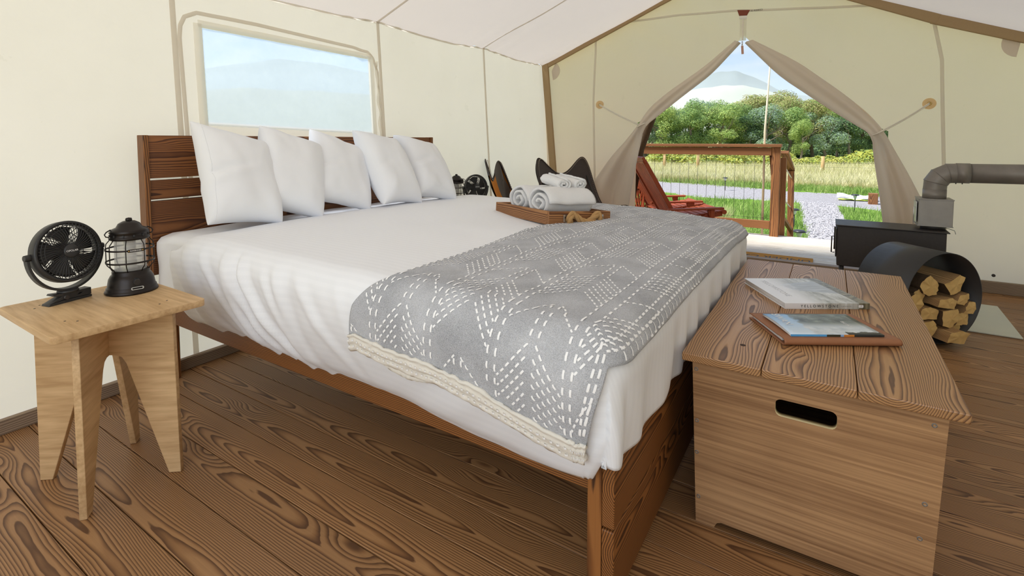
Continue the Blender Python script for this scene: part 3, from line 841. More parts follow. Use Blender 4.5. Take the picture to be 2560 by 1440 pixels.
o = MB().grid(bord, 120, 14).build('border', M_cream, thr, recalc=False); q = o.modifiers.new('solid', 'SOLIDIFY'); q.thickness = 0.012; q.offset = -1
def bord2(a, b):
    aa = lerp(0.10, 0.42, a)
    p = bl_pt(aa, HB * 0.5, 0.008)
    p.z -= 0.035 * math.sin(PI * min(1, a * 1.0)) ** 0.7 * b + 0.006; p.y += 0.004 + 0.005 * nz(a * 20, b * 4)
    return p - TL
o = MB().grid(bord2, 60, 6).build('under_layer', M_cream, thr, recalc=False); q = o.modifiers.new('solid', 'SOLIDIFY'); q.thickness = 0.010; q.offset = 0
# stitches, each one a small raised dash
VLEN = (YB + 0.16) - (YA - 0.30)
def b_of(v, a): return (v - (YA - bl_hem(a))) / (YB + 0.16 - (YA - bl_hem(a)))
def surf(u, v):
    a = (u - bl_left(v)) / (BLR - bl_left(v))
    b = b_of(v, a)
    return a, b
smb = MB()
def dash(u0, v0, u1, v1, wd=0.0055, ht=0.0013):
    a0, b0 = surf(u0, v0); a1, b1 = surf(u1, v1)
    for a, b in ((a0, b0), (a1, b1)):
        if not (0.008 < a < 0.992 and HB * 1.15 < b < 0.998): return
    P0 = bl_pt(a0, b0) - TL; P1 = bl_pt(a1, b1) - TL
    pm = bl_pt((a0 + a1) / 2, (b0 + b1) / 2) - TL
    e = 0.004
    X = bl_pt(min(1, a0 + e), b0) - bl_pt(a0 - e if a0 > e else a0, b0); Y = bl_pt(a0, b0 + e) - bl_pt(a0, b0 - e)
    n = X.cross(Y).normalized()
    if n.z < -0.2: n = -n
    if n.y > 0.5: n = -n
    t = (P1 - P0)
    if t.length < 1e-5 or t.length > 0.06: return
    s = t.normalized().cross(n) * wd / 2
    P0 += n * 0.0004; P1 += n * 0.0004; pm += n * (ht + 0.0004)
    smb.add([P0 - s * .85, P0 + s * .85, pm - s, pm + s, P1 - s * .85, P1 + s * .85], [(0, 1, 3, 2), (2, 3, 5, 4)], True)
def seam_line(u0, v0, u1, v1, dl=0.013, gap=0.009, wd=0.0055):
    L = math.hypot(u1 - u0, v1 - v0); t = 0
    while t + dl * 0.6 < L:
        k0, k1 = t / L, min(1, (t + dl) / L)
        dash(lerp(u0, u1, k0), lerp(v0, v1, k0), lerp(u0, u1, k1), lerp(v0, v1, k1), wd)
        t += dl + gap
V0, V1 = YA - 0.34, YB + 0.16
UW, TV, DV = 0.196, 0.42, 0.085
for i in range(-1, 6):
    uc = BLR - 0.115 - UW * 0.5 - i * UW            # peak line of this column
    for s in (-1,):                                 # valley: double dash rows along the whole width
        for d in (-0.011, 0.011):
            seam_line(uc + s * UW / 2 + d, V0, uc + s * UW / 2 + d, V1, 0.017, 0.016, 0.0058)
    ph = (i % 2) * TV * 0.5
    for k in range(-1, 7):
        vb = V0 + ph + k * TV
        for side in (-1, 1):
            sh_ = 0.0 if side < 0 else 0.0
            for j in range(7):
                v = vb + 0.0 + j * 0.0265
                seam_line(uc + side * 0.010, v + DV, uc + side * (UW / 2 - 0.016), v, 0.0125, 0.008, 0.0052)
            # lone chevron framing the plain diamond
            seam_line(uc + side * 0.010, vb + 0.29 + DV, uc + side * (UW / 2 - 0.016), vb + 0.29, 0.0125, 0.008, 0.0052)
            # double dashes along the peak between two groups
            seam_line(uc + side * 0.011, vb + 7 * 0.0265 + DV - .01, uc + side * 0.011, vb + 0.29 + DV, 0.016, 0.014, 0.0058)
            for j in range(6):                      # short spine ticks in the chevrons
                pass
for d in (0.030, 0.052):
    seam_line(BLR - d, V0, BLR - d, V1, 0.016, 0.010, 0.006)
v = V0
while v < V1:
    seam_line(BLR - 0.006, v, BLR - 0.030, v + 0.012, 0.02, 0.01, 0.005); v += 0.034
o = smb.build('stitching', M_stitch, thr, recalc=False); tag(o, kind='stuff')
o['label'] = 'white chevron stitching'
bs = MB()
for row in (0.32, 0.66):
    k = 0.0
    while k < 0.99:
        P0 = bord(k, row); P1 = bord(k + 0.009, row)
        s = Vector((0, -0.001, 0)); w_ = Vector((0, -0.0006, 0.0026))
        m_ = (P0 + P1) / 2 + Vector((0, -0.0035, 0))
        bs.add([P0 - w_ + s, P0 + w_ + s, m_ - w_, m_ + w_, P1 - w_ + s, P1 + w_ + s], [(0, 1, 3, 2), (2, 3, 5, 4)], True); k += 0.021
tag(bs.build('border_stitching', M_stitch, thr, recalc=False), kind='stuff')

# pillows ------------------------------------------------------------
def pillow(name, label, top, mid, bot, w, h, t, yaw, roll, seed, ears, dent=0.0):
    """ears: (top-left, top-right, bottom-left, bottom-right) extra pull of each corner"""
    top = Vector(top); bot = Vector(bot)
    up_ = (top - bot).normalized()
    side = Vector((math.sin(yaw) * -1, math.cos(yaw), 0)); side = (side - up_ * side.dot(up_)).normalized()
    nrm = side.cross(up_).normalized()
    M = Matrix((side, up_, nrm)).transposed() @ Matrix.Rotation(roll, 3, 'Z')
    c = (top + bot) / 2
    o = thing(name, label, 'pillow', c, M=M, group='bed pillows')
    def outline(u, v):
        px = w / 2 * u * (1 + 0.02 * (1 - v * v) + 0.012 * v ** 4 * u ** 4); py = h / 2 * v * (1 - 0.065 * (1 - u * u) * abs(v) ** 1.5 + 0.012 * v ** 4 * u ** 4)
        for (su, sv, e) in ((-1, 1, ears[0]), (1, 1, ears[1]), (-1, -1, ears[2]), (1, -1, ears[3])):
            k = max(0, (su * u + 1) / 2) ** 2.4 * max(0, (sv * v + 1) / 2) ** 2.4
            px += su * e * k * 0.6; py += sv * e * k
        return px, py
    def face(s):
        def fn(a, b):
            u, v = math.sin((2 * a - 1) * PI / 2), math.sin((2 * b - 1) * PI / 2)
            px, py = outline(u, v)
            e = (max(0, 1 - abs(u) ** 3.2) * max(0, 1 - abs(v) ** 3.6)) ** 0.42
            z = t / 2 * e
            z += e * (0.014 * nz(u * 1.3 + seed, v * 1.3, seed) + 0.004 * nz(u * 2.6 + seed, v * 2.8 + u * 1.5, seed * 2) + 0.0011 * nz(u * 7, v * 6 - u * 5, seed))
            r = math.hypot(u - 0.05, v + 0.15)
            if dent:
                z -= dent * e * math.exp(-((v - 0.12 - 0.22 * u) / 0.07) ** 2) * sst(0.6, -0.9, u)
                z += dent * 0.7 * e * math.exp(-((v + 0.05 - 0.22 * u) / 0.09) ** 2) * sst(0.6, -0.9, u)
            for cu, cv in ((-1, -1), (1, 1), (-1, 1), (1, -1)):      # creases running in from the corners
                d = (u - cu) * cv - (v - cv) * cu
                z += 0.0028 * e * math.exp(-((math.hypot(u - cu, v - cv) - 0.45) / 0.30) ** 2) * math.sin(d * 9 + seed)
            return Vector((px, py, s * z))
        return fn
    mb = MB(); n = 46
    mb.grid(face(1), n, n); mb.grid(face(-1), n, n)
    mb.build('case', M_white, o, weld=True)
    if dent > 0.015:      # stitched hem along the open side of the pillowcase
        f1 = face(1)
        MB().tube([f1(0.165, i / 40) + Vector((0, 0, 0.0004)) for i in range(2, 39)], 0.0011, 5).build('hem_seam', M_white, o)
    return o
P = pillow
P('pillow', 'leftmost white pillow with a sharp raised corner and a crease across its side', (-2.415, 1.340, 1.142), 0, (-2.17, 1.240, 0.715), 0.310, 0.45, 0.19, -0.05, 0.03, 1.3, (0.048, -0.02, 0.01, 0.0), 0.022)
P('pillow', 'second white pillow from the left, standing upright and full', (-2.415, 1.635, 1.145), 0, (-2.17, 1.465, 0.722), 0.315, 0.44, 0.19, -0.04, -0.02, 4.1, (0.015, 0.0, 0.0, 0.0), 0.004)
P('pillow', 'middle white pillow, partly behind the pillow to its right', (-2.425, 1.940, 1.128), 0, (-2.16, 1.765, 0.722), 0.325, 0.42, 0.17, 0.02, 0.0, 7.7, (0.02, 0.0, 0.01, 0.0), 0.010)
P('pillow', 'fourth white pillow from the left, its pointed top rising above the others', (-2.36, 2.185, 1.150), 0, (-2.06, 2.085, 0.712), 0.275, 0.45, 0.18, 0.0, 0.10, 9.2, (0.035, 0.0, 0.01, 0.01), 0.006)
P('pillow', 'rightmost white pillow, leaning at the far end of the headboard', (-2.40, 2.545, 1.120), 0, (-2.06, 2.400, 0.712), 0.31, 0.45, 0.18, 0.05, 0.06, 12.4, (0.02, 0.02, 0.0, 0.01), 0.012)

# ---------------------------------------------------------------- tray with towels
Fp, Lp, Rp = Vector((-1.080, 2.024, 0.713)), Vector((-1.575, 2.290, 0.698)), Vector((-0.905, 2.325, 0.692))
ex = (Rp - Fp).normalized(); ey = (Lp - Fp); ey = (ey - ex * ey.dot(ex)).normalized(); ez = ex.cross(ey)
TM = Matrix((ex, ey, ez)).transposed()
tray = thing('serving_tray', 'wooden serving tray with knotted rope handles holding white towels on the bed', 'tray', Fp, M=TM)
W_, L_, H_ = 0.352, 0.56, 0.062
plank('base_board', M_tray, tray, (W_ / 2, L_ / 2, 0.005), (L_ - 0.004, W_ - 0.004, 0.010), rot=Matrix.Rotation(PI / 2, 3, 'Z'))
for y in (0.008, L_ - 0.008):
    plank('end_board', M_tray, tray, (W_ / 2, y, H_ / 2), (W_, 0.016, H_), 'X', 0.002)
for x in (0.008, W_ - 0.008):
    plank('side_board', M_tray, tray, (x, L_ / 2, H_ / 2), (L_ - 0.033, 0.016, H_), 'Y', 0.002)
def rope_tube(mb, path, R_=0.0125, strands=3, tw=26.0):
    """laid rope: strands spiralling round a path"""
    P = [Vector(p) for p in path]
    fine = []
    for a, b in zip(P, P[1:]):
        for i in range(6): fine.append(lerp(a, b, i / 6))
    fine.append(P[-1])
    for s in range(strands):
        pts = []; acc = 0; prev = None
        for i, p in enumerate(fine):
            t = (fine[min(i + 1, len(fine) - 1)] - fine[max(i - 1, 0)]).normalized()
            ref = Vector((0, 1, 0)) if abs(t.y) < 0.9 else Vector((1, 0, 0))
            u = t.cross(ref).normalized(); w_ = t.cross(u)
            if i: acc += (p - fine[i - 1]).length
            a = acc / R_ * 0.75 + s * 2 * PI / strands
            pts.append(p + (u * math.cos(a) + w_ * math.sin(a)) * R_ * 0.52)
        mb.tube(pts, R_ * 0.62, 7)
def handle(y, sgn):
    mb = MB(); pts = []
    x0, x1 = 0.115, 0.262
    for i in range(15):
        k = i / 14
        x = lerp(x0, x1, k); z = 0.047 - 0.040 * math.sin(PI * k) ** 1.2 - 0.0
        pts.append(Vector((x, y + sgn * (0.016 + 0.012 * math.sin(PI * k)), z + 0.006)))
    pts = [Vector((x0 - 0.008, y + sgn * 0.010, 0.004)), Vector((x0 - 0.016, y + sgn * 0.02, 0.03))] + pts + [Vector((x1 + 0.012, y + sgn * 0.018, 0.032)), Vector((x1 + 0.010, y + sgn * 0.010, 0.0))]
    rope_tube(mb, pts, 0.0155)
    mb.build('rope_handle', M_rope, tray)
    for x in (x0 - 0.016, x1 + 0.020):
        MB().box((0, 0, 0), (0.024, 0.004, 0.034)).build('bracket', M_steel, tray, (x + (0.012 if x > 0.2 else -0.010), y + sgn * 0.003, 0.030), None, 0.001)
        MB().cyl((0, 0, 0), (0, sgn * 0.003, 0), 0.0035, n=10).build('screw', M_iron, tray, (x + (0.016 if x > 0.2 else -0.014), y + sgn * 0.006, 0.034))
handle(0.0, -1); handle(L_, 1)
def towel(label, loc, M, R0, ln, sq, turns, seed, grp, band=True):
    """rolled towel: a spiral of cloth, axis along local X"""
    o = thing('towel', label, 'towel', loc, M=M, group=grp)
    def fn(a, b):
        th = b * turns * 2 * PI
        r = R0 * (0.16 + 0.84 * b) + 0.0025 * nz(a * 9 + seed, b * 30)
        e = 1 - 0.05 * (2 * abs(a - .5)) ** 6
        x = (a - 0.5) * ln + 0.010 * nz(b * 14, seed, 2.0) * (1 if a in (0, 1) else 0.6)
        y = r * e * math.cos(th) * 1.08; z = r * e * math.sin(th) * sq
        z += 0.004 * nz(x * 14 + seed, y * 20)
        return Vector((x, y, z + R0 * sq))
    m_ = MB().grid(fn, 22, int(34 * turns)).build('rolled_cloth', M_towel, o, recalc=False)
    q = m_.modifiers.new('solid', 'SOLIDIFY'); q.thickness = 0.011; q.offset = 0
    return o
towel('large rolled white bath towel at the front of the wooden tray', Fp + ex * 0.160 + ey * 0.150 + ez * 0.012, TM, 0.102, 0.265, 0.78, 2.5, 1.0, 'bath towels on the tray')
towel('large rolled white bath towel behind the front one on the tray', Fp + ex * 0.165 + ey * 0.370 + ez * 0.012, TM, 0.100, 0.26, 0.78, 2.5, 5.0, 'bath towels on the tray')
TM2 = Matrix((-ey, ex, ez)).transposed()
towel('small rolled white face towel lying on top, nearer the tray handle', Fp + ex * 0.17 + ey * 0.235 + ez * 0.166, TM2 @ Matrix.Rotation(0.12, 3, 'Y') @ Matrix.Rotation(-0.1, 3, 'Z'), 0.036, 0.21, 0.80, 2.2, 9.0, 'small towels on top')
towel('small rolled white face towel lying on top, farther from the camera', Fp + ex * 0.255 + ey * 0.235 + ez * 0.166, TM2 @ Matrix.Rotation(0.12, 3, 'Y') @ Matrix.Rotation(0.06, 3, 'Z'), 0.036, 0.20, 0.80, 2.2, 13.0, 'small towels on top')
# ---------------------------------------------------------------- bedside tables
def side_table(loc, label):
    t = thing('bedside_table', label, 'table', loc, group=None)
    shape2d('table_top', M_birch, t, [rrect(0.465, 0.396, 0.018, 4)], 0.021, (0, 0, 0.5645), None, 0.003)
    def leg_poly():
        return [(-0.215, 0.0), (-0.178, 0.0), (-0.062, 0.375), (-0.048, 0.398), (-0.03, 0.405), (0.03, 0.405), (0.048, 0.398), (0.062, 0.375), (0.178, 0.0), (0.215, 0.0), (0.208, 0.554), (-0.208, 0.554)]
    for ang, nm in ((math.radians(38), 'leg_panel'), (math.radians(-38), 'leg_panel')):
        d = Vector((math.cos(ang), math.sin(ang), 0))
        shape2d(nm, M_birch, t, [leg_poly()], 0.019, (0, 0, 0), axes(d, (0, 0, 1)), 0.002)
    for (x, y) in ((-0.16, 0.11), (-0.13, 0.10), (-0.15, -0.12), (-0.12, -0.14), (0.13, -0.11), (0.10, -0.13), (0.14, 0.12), (0.16, 0.09)):
        MB().cyl((0, 0, -0.0002), (0, 0, 0.0005), 0.003, n=8).build('filled_nail_hole', M_print, t, (x, y, 0.5750))
    return t
side_table((-1.9675, 0.650, 0), 'small birch plywood bedside table with crossed leg panels, nearest the camera on the left')
side_table((-2.385, 3.175, 0), 'small birch plywood bedside table mostly hidden on the far side of the bed')

# ---------------------------------------------------------------- clip fans
def fan(loc, rz, label, s=1.0):
    t = thing('clip_fan', label, 'fan', loc, rz, group=None)
    # local: head faces +X, clamp lies along Y
    hz, tilt = 0.188, math.radians(-10)
    HM = Matrix.Rotation(tilt, 3, 'Y'); HC = Vector((0.0, 0, hz))
    T = lambda v: HC + HM @ Vector(v)
    AX = HM @ Matrix(((0, 0, 1), (0, 1, 0), (-1, 0, 0)))       # local z -> +X
    mb = MB(); R_ = 0.112
    mb.lathe([(R_ - 0.010, 0.026), (R_, 0.030), (R_ + 0.003, 0.020), (R_ + 0.003, -0.012), (R_ - 0.002, -0.020), (R_ - 0.010, -0.018)], HC, 56, AX, closed=True)
    mb.build('housing', M_black, t)
    mb = MB(); n = 54
    for i in range(n):
        a = 2 * PI * i / n; c, s_ = math.cos(a), math.sin(a)
        c2, s2 = math.cos(a + 0.10), math.sin(a + 0.10)
        mb.tube([T((0.033, 0.024 * c, 0.024 * s_)), T((0.036, 0.065 * c, 0.065 * s_)), T((0.031, 0.104 * c2, 0.104 * s2))], 0.00155, 4, caps=False)
    for rr, xx in ((0.086, 0.0345), (0.097, 0.033)):
        mb.tube([T((xx, rr * math.cos(a), rr * math.sin(a))) for a in [2 * PI * i / 48 for i in range(48)]], 0.0014, 4, closed=True)
    mb.build('front_grille', M_black, t)
    mb = MB()
    for i in range(40):
        a = 2 * PI * i / 40; c, s_ = math.cos(a), math.sin(a)
        mb.tube([T((-0.052, 0.03 * c, 0.03 * s_)), T((-0.046, 0.08 * c, 0.08 * s_)), T((-0.018, 0.107 * c, 0.107 * s_))], 0.0016, 4, caps=False)
    for rr, xx in ((0.085, -0.044), (0.065, -0.050)):
        mb.tube([T((xx, rr * math.cos(a), rr * math.sin(a))) for a in [2 * PI * i / 40 for i in range(40)]], 0.0015, 4, closed=True)
    mb.lathe([(0, -0.055), (0.034, -0.055), (0.038, -0.04), (0.034, -0.018), (0, -0.018)], HC, 24, AX)
    mb.build('rear_grille', M_black, t)
    t.scale = (0.83, 0.83, 0.865)
    for k in range(5):
        a0 = 2 * PI * k / 5 + 0.3
        def bl(u, v):
            r = lerp(0.018, 0.094, u); a = a0 + (v - 0.5) * (0.75 + 0.35 * u) + 0.25 * u
            return T((0.006 + 0.020 * (v - 0.5), r * math.cos(a), r * math.sin(a)))
        MB().grid(bl, 8, 8).build('blade', M_black, t, solid=0.0015, recalc=False)
    MB().lathe([(0, 0.040), (0.022, 0.040), (0.026, 0.036), (0.026, 0.028), (0, 0.028)], HC, 28, AX).build('hub_cap', M_black, t)
    text('brand_lettering', 'OPOLAR', M_printw, t, HM @ axes((0, 1, 0), (0, 0, 1)), T((0.0405, 0, 0)), 0.0098, 0.0003, sx=1.05)
    # U-shaped yoke
    def yk(k):
        a = math.radians(lerp(184, 360 - 4, k)); rr = 0.126
        return Vector((0, rr * math.cos(a), hz + rr * 1.12 * math.sin(a)))
    pts = [yk(i / 30) for i in range(31)]
    mb = MB()
    for p, q_ in zip(pts, pts[1:]):
        pass
    def yoke(u, v):
        p = yk(u); nrm = Vector((0, p.y, p.z - hz)).normalized()
        wx = [(-1, -1), (1, -1), (1, 1), (-1, 1)][int(v * 4) % 4]
        wd = lerp(0.010, 0.017, sst(0, 0.5, u) * sst(1, 0.5, u) + 0.3)
        return p + Vector((wx[0] * wd, 0, 0)) + nrm * wx[1] * 0.0045
    mb.grid(yoke, 31, 4, False, True, smooth=False)
    mb.build('yoke', M_black, t, bevel=0.002)
    for y in (-1, 1):
        MB().cyl((0, y * 0.112, hz), (0, y * 0.134, hz), 0.013, 0.011, 16).build('pivot_knob', M_black, t, bevel=0.002)
    MB().lathe([(0, 0.046), (0.030, 0.046), (0.034, 0.042), (0.034, 0.036), (0, 0.036)], (0, 0, 0), 28).build('swivel_plate', M_black, t)
    # clamp: two jaws, hinged
    poly = [(-0.075, 0.006), (-0.030, 0.012), (0.070, 0.010), (0.070, 0.036), (-0.012, 0.036), (-0.058, 0.040), (-0.062, 0.034), (-0.030, 0.026)]
    shape2d('upper_jaw', M_black, t, [poly, [(0.02, 0.020), (0.03, 0.026), (0.042, 0.026), (0.032, 0.020)]], 0.040, (0, 0, 0), axes((0, 1, 0), (0, 0, 1)), 0.0015)
    shape2d('lower_jaw', M_black, t, [[(-0.078, 0.0), (0.070, 0.0), (0.070, 0.009), (-0.025, 0.011), (-0.074, 0.007)]], 0.046, (0, 0, 0), axes((0, 1, 0), (0, 0, 1)), 0.0015)
    MB().cyl((-0.026, -0.018, 0.020), (0.028, -0.018, 0.020), 0.008, n=14).build('hinge_pin', M_iron, t)
    return t
fan((-2.100, 0.597, 0.575), math.radians(13), 'black clip-on desk fan standing on the near bedside table')
fan((-2.315, 3.135, 0.575), math.radians(-28), 'black clip-on desk fan on the far bedside table beyond the bed')

# ---------------------------------------------------------------- lanterns
def mk_globe():
    m, N, b, out = mat('frosted_globe'); nt = m.node_tree
    z = N.sep(N.obj())[2]
    band = N.noise(N.xyz(0.0, 0.0, N.math('MULTIPLY', z, 90.0)), 1.0, 2.0)
    tr = N.n('ShaderNodeBsdfTransparent', {'Color': (0.93, 0.93, 0.92, 1)})
    tl = N.n('ShaderNodeBsdfTranslucent', {'Color': (0.88, 0.88, 0.87, 1)})
    df = N.n('ShaderNodeBsdfDiffuse', {'Color': (0.80, 0.80, 0.79, 1)})
    gl = N.n('ShaderNodeBsdfGlossy', {'Color': (1, 1, 1, 1), 'Roughness': 0.12})
    a = N.n('ShaderNodeMixShader', {0: 0.5, 1: tl.outputs[0], 2: df.outputs[0]})
    c = N.n('ShaderNodeMixShader', {0: N.math('MULTIPLY_ADD', band, 0.55, 0.15), 1: tr.outputs[0], 2: a.outputs[0]})
    d = N.n('ShaderNodeMixShader', {0: 0.06, 1: c.outputs[0], 2: gl.outputs[0]})
    nt.links.new(d.outputs[0], out.inputs[0]); return m
M_globe = mk_globe()
M_diff = plain('white_diffuser', (0.80, 0.80, 0.78, 1), 0.7, 0, 0.04, 50)
def lantern(loc, rz, label):
    t = thing('lantern', label, 'lantern', loc, rz, group=None); t.scale = (0.86, 0.86, 1.0)
    MB().lathe([(0, 0), (0.088, 0), (0.090, 0.004), (0.087, 0.010), (0.084, 0.012), (0.084, 0.018), (0.080, 0.021), (0.079, 0.028), (0.075, 0.048), (0.068, 0.060), (0.063, 0.064), (0.063, 0.074), (0.058, 0.078), (0.0, 0.078)], n=48).build('base', M_blackm, t)
    MB().lathe([(0.053, 0.078), (0.052, 0.10), (0.0515, 0.17), (0.053, 0.186)], n=40).build('globe', M_globe, t, recalc=False)
    MB().lathe([(0, 0.08), (0.020, 0.08), (0.020, 0.175), (0, 0.18)], n=20).build('light_diffuser', M_diff, t)
    MB().lathe([(0, 0.184), (0.064, 0.184), (0.068, 0.188), (0.068, 0.192), (0.064, 0.194), (0.064, 0.206), (0.067, 0.209), (0.060, 0.219), (0.044, 0.225), (0.036, 0.238), (0.020, 0.246), (0.0, 0.248)], n=48).build('cap', M_blackm, t)
    for k in range(12):
        a = 2 * PI * k / 12
        MB().box((0.0655 * math.cos(a), 0.0655 * math.sin(a), 0.200), (0.003, 0.005, 0.007), Matrix.Rotation(a, 3, 'Z')).build('vent_slot', M_print, t)
    MB().lathe([(0, 0.246), (0.010, 0.246), (0.012, 0.250), (0.010, 0.256), (0, 0.258)], n=16).build('top_knob', M_blackm, t)
    MB().tube([(-0.018, 0, 0.249), (0.018, 0, 0.249)], 0.0015, 6).build('split_pin', M_blackm, t)
    mb = MB()
    for k in range(8):
        a = 2 * PI * (k + 0.5) / 8; c, s = math.cos(a), math.sin(a)
        mb = MB().tube([(r * c, r * s, z) for r, z in ((0.060, 0.074), (0.066, 0.084), (0.076, 0.094), (0.079, 0.10), (0.079, 0.160), (0.077, 0.170), (0.068, 0.180), (0.062, 0.188))], 0.0019, 6)
        mb.build('cage_wire', M_blackm, t)
    for z in (0.108, 0.152):
        MB().lathe([(0.0800, z - 0.0028), (0.0815, z - 0.0028), (0.0815, z + 0.0028), (0.0800, z + 0.0028)], n=48, closed=True).build('cage_hoop', M_blackm, t)
    mb = MB()
    for s in (-1, 1):
        mb = MB().tube([(0, s * 0.066, 0.196), (0, s * 0.076, 0.198), (0, s * 0.080, 0.206), (0, s * 0.074, 0.214), (0, s * 0.060, 0.221)], 0.0022, 6); mb.build('handle_loop', M_blackm, t)
    MB().cyl((0.066, 0, 0.046), (0.084, 0, 0.042), 0.0115, 0.011, 20).build('dimmer_knob', M_black, t, bevel=0.001)
    pm = axes((0, 1, 0), (-0.0, 0, 1))
    o = shape2d('name_plate', M_blackm, t, [rrect(0.055, 0.010, 0.0045)], 0.0016, (0.083, 0, 0.152), pm)
    text('brand_lettering', 'BAREBONES', M_printw, t, pm, (0.0841, 0, 0.152), 0.0068, 0.0003)
    for y in (-0.0225, 0.0225): MB().cyl((0.083, y, 0.152), (0.0848, y, 0.152), 0.0025, n=10).build('rivet', M_brass, t)
    pm2 = axes((0, 1, 0), (-0.25, 0, 1))
    shape2d('base_plate', M_steel, t, [rrect(0.042, 0.010, 0.0045), rrect(0.034, 0.0055, 0.002)], 0.002, (0.085, 0, 0.0225), pm2)
    return t
lantern((-2.055, 0.758, 0.575), math.radians(-8), 'black metal lantern with a wire cage standing on the near bedside table')
lantern((-2.515, 3.150, 0.575), math.radians(-45), 'black metal lantern on the far bedside table, beside the pillows')

# ---------------------------------------------------------------- storage chest at the foot of the bed
M_cutedge = plain('ply_cut_edge', lin(214, 196, 150), 0.6, 0, 0.14, 60)
ch = thing('storage_chest', 'large wooden storage chest with a pine plank lid at the foot of the bed', 'chest', (-0.031, 2.09, 0))
CL = Vector(ch.location)
xs_ = [-0.340, -0.1365, 0.0735, 0.281]
for a, b in zip(xs_, xs_[1:]):
    plank('lid_plank', M_lid, ch, Vector(((a + b) / 2, 2.108, 0.4885)) - CL, (1.335, b - a - 0.0016, 0.023), 'Y', 0.003)
def end_poly():
    return [(-0.263, 0.0), (-0.213, 0.0), (-0.206, 0.014), (-0.195, 0.020), (0.195, 0.020), (0.206, 0.014), (0.213, 0.0), (0.263, 0.0), (0.282, 0.476), (-0.282, 0.476)]
for y in (1.478, 2.72):
    o = shape2d('end_panel', M_bamboo, ch, [end_poly(), rrect(0.138, 0.046, 0.014, 4, 0.0, 0.396)], 0.020, Vector((-0.034, y, 0)) - CL, axes((1, 0, 0), (0, 0, 1)), 0.0)
    o.data.materials.append(M_cutedge)
    for pl0 in o.data.polygons:
        c = pl0.center
        if abs(pl0.normal.z) < 0.5 and abs(c.x) < 0.075 and 0.36 < c.y < 0.43: pl0.material_index = 1
for s in (-1, 1):
    a = Vector((-0.034 + s * 0.2535, 1.488, 0.012)); h = Vector((s * 0.0185, 0, 0.464))
    vs = [a, a + Vector((0, 1.222, 0)), a + h + Vector((0, 1.222, 0)), a + h]
    th = Vector((-s * 0.018, 0, 0))
    loc = (a + Vector((0, 1.222, 0)) + a + h) / 2
    R3 = axes((0, 1, 0), h)
    MB().box((0, 0, 0), (1.222, h.length, 0.018)).build('side_panel', M_bamboo, ch, loc + th / 2 - CL, R3, 0.0015)
MB().box((0, 0, 0), (0.50, 1.22, 0.012)).build('bottom_panel', M_bamboo, ch, Vector((-0.034, 2.099, 0.035)) - CL)
for x in (-0.336, -0.33):
    pass
for (x, z) in ((-0.305, 0.448), (-0.300, 0.298), (-0.2985, 0.205), (-0.291, 0.075), (0.222, 0.445), (0.212, 0.252), (0.206, 0.165)):
    MB().lathe([(0, 0.0003), (0.0026, 0.0003), (0.0030, 0.0012), (0.0054, 0.0012), (0.0060, 0.0)], n=14, M=axes((1, 0, 0), (0, 0, 1))).build('screw', M_pipe, ch, Vector((x, 1.4685, z)) - CL)
MB().tube([(0, 0, 0), (0, 0, 0.001)], 0.008, 14).build('knot', plain('knot_wood', lin(58, 34, 20), 0.7), ch, Vector((-0.200, 1.585, 0.4995)) - CL)

# books --------------------------------------------------------------
def cover_mat(name, kind):
    m, N, b, out = mat(name); v = N.sep(N.obj()); u, w_ = v[0], v[1]
    if kind == 'park':
        n = N.noise(N.xyz(N.math('MULTIPLY', u, 40.0), N.math('MULTIPLY', w_, 14.0), 0.0), 1.0, 5.0, 0.65)
        base = N.ramp(n, [(0.30, lin(112, 112, 100)), (0.5, lin(190, 190, 184)), (0.7, lin(226, 228, 228))])
        lake = N.ramp(N.noise(N.xyz(N.math('MULTIPLY', u, 12.0), N.math('MULTIPLY', w_, 120.0), 0.0), 1.0, 2.0), [(0.3, lin(150, 154, 158)), (0.7, lin(196, 200, 204))])
        sel = N.math('MULTIPLY', N.math('GREATER_THAN', N.math('ADD', w_, N.math('MULTIPLY', u, 0.30)), 0.19), N.math('LESS_THAN', N.math('SUBTRACT', w_, N.math('MULTIPLY', u, 0.25)), 0.215))
        base = N.mix(N.math('MULTIPLY', sel, N.math('GREATER_THAN', u, 0.10)), base, lake)
        dark = N.ramp(N.noise(N.xyz(N.math('MULTIPLY', u, 60.0), N.math('MULTIPLY', w_, 60.0), 0.0), 1.0, 3.0), [(0.35, lin(70, 66, 48)), (0.65, lin(150, 142, 116))])
        base = N.mix(N.math('GREATER_THAN', u, 0.262), base, dark)
        fade = N.ramp(N.math('MULTIPLY_ADD', N.math('SUBTRACT', n, 0.5), 0.10, u), [(0.085, 1.0), (0.15, 0.0)])
        col = N.mix(fade, base, lin(236, 236, 238))
    else:
        n = N.noise(N.xyz(N.math('MULTIPLY', u, 26.0), N.math('MULTIPLY', w_, 30.0), 0.0), 1.0, 4.0, 0.6)
        forest = N.ramp(n, [(0.3, lin(46, 54, 52)), (0.55, lin(112, 122, 116)), (0.75, lin(160, 166, 160))])
        snow = N.ramp(n, [(0.3, lin(176, 190, 200)), (0.7, lin(226, 232, 238))])
        wob = N.math('MULTIPLY_ADD', N.math('SUBTRACT', n, 0.5), 0.05, w_)
        col = N.mix(N.ramp(wob, [(0.060, 0.0), (0.10, 1.0)]), snow, forest)
        sky = N.mix(N.ramp(w_, [(0.0, 0.0), (0.16, 1.0)]), lin(214, 230, 244), lin(132, 178, 222))
        col = N.mix(N.ramp(N.math('MULTIPLY_ADD', N.math('SUBTRACT', n, 0.5), 0.06, u), [(0.070, 1.0), (0.078, 0.0)]), col, sky)
        dk = N.math('MULTIPLY', N.math('GREATER_THAN', u, 0.17), N.math('LESS_THAN', wob, 0.022))
        col = N.mix(dk, col, lin(44, 46, 40))
    N.put(b.inputs['Base Color'], col); b.inputs['Roughness'].default_value = 0.28
    return m
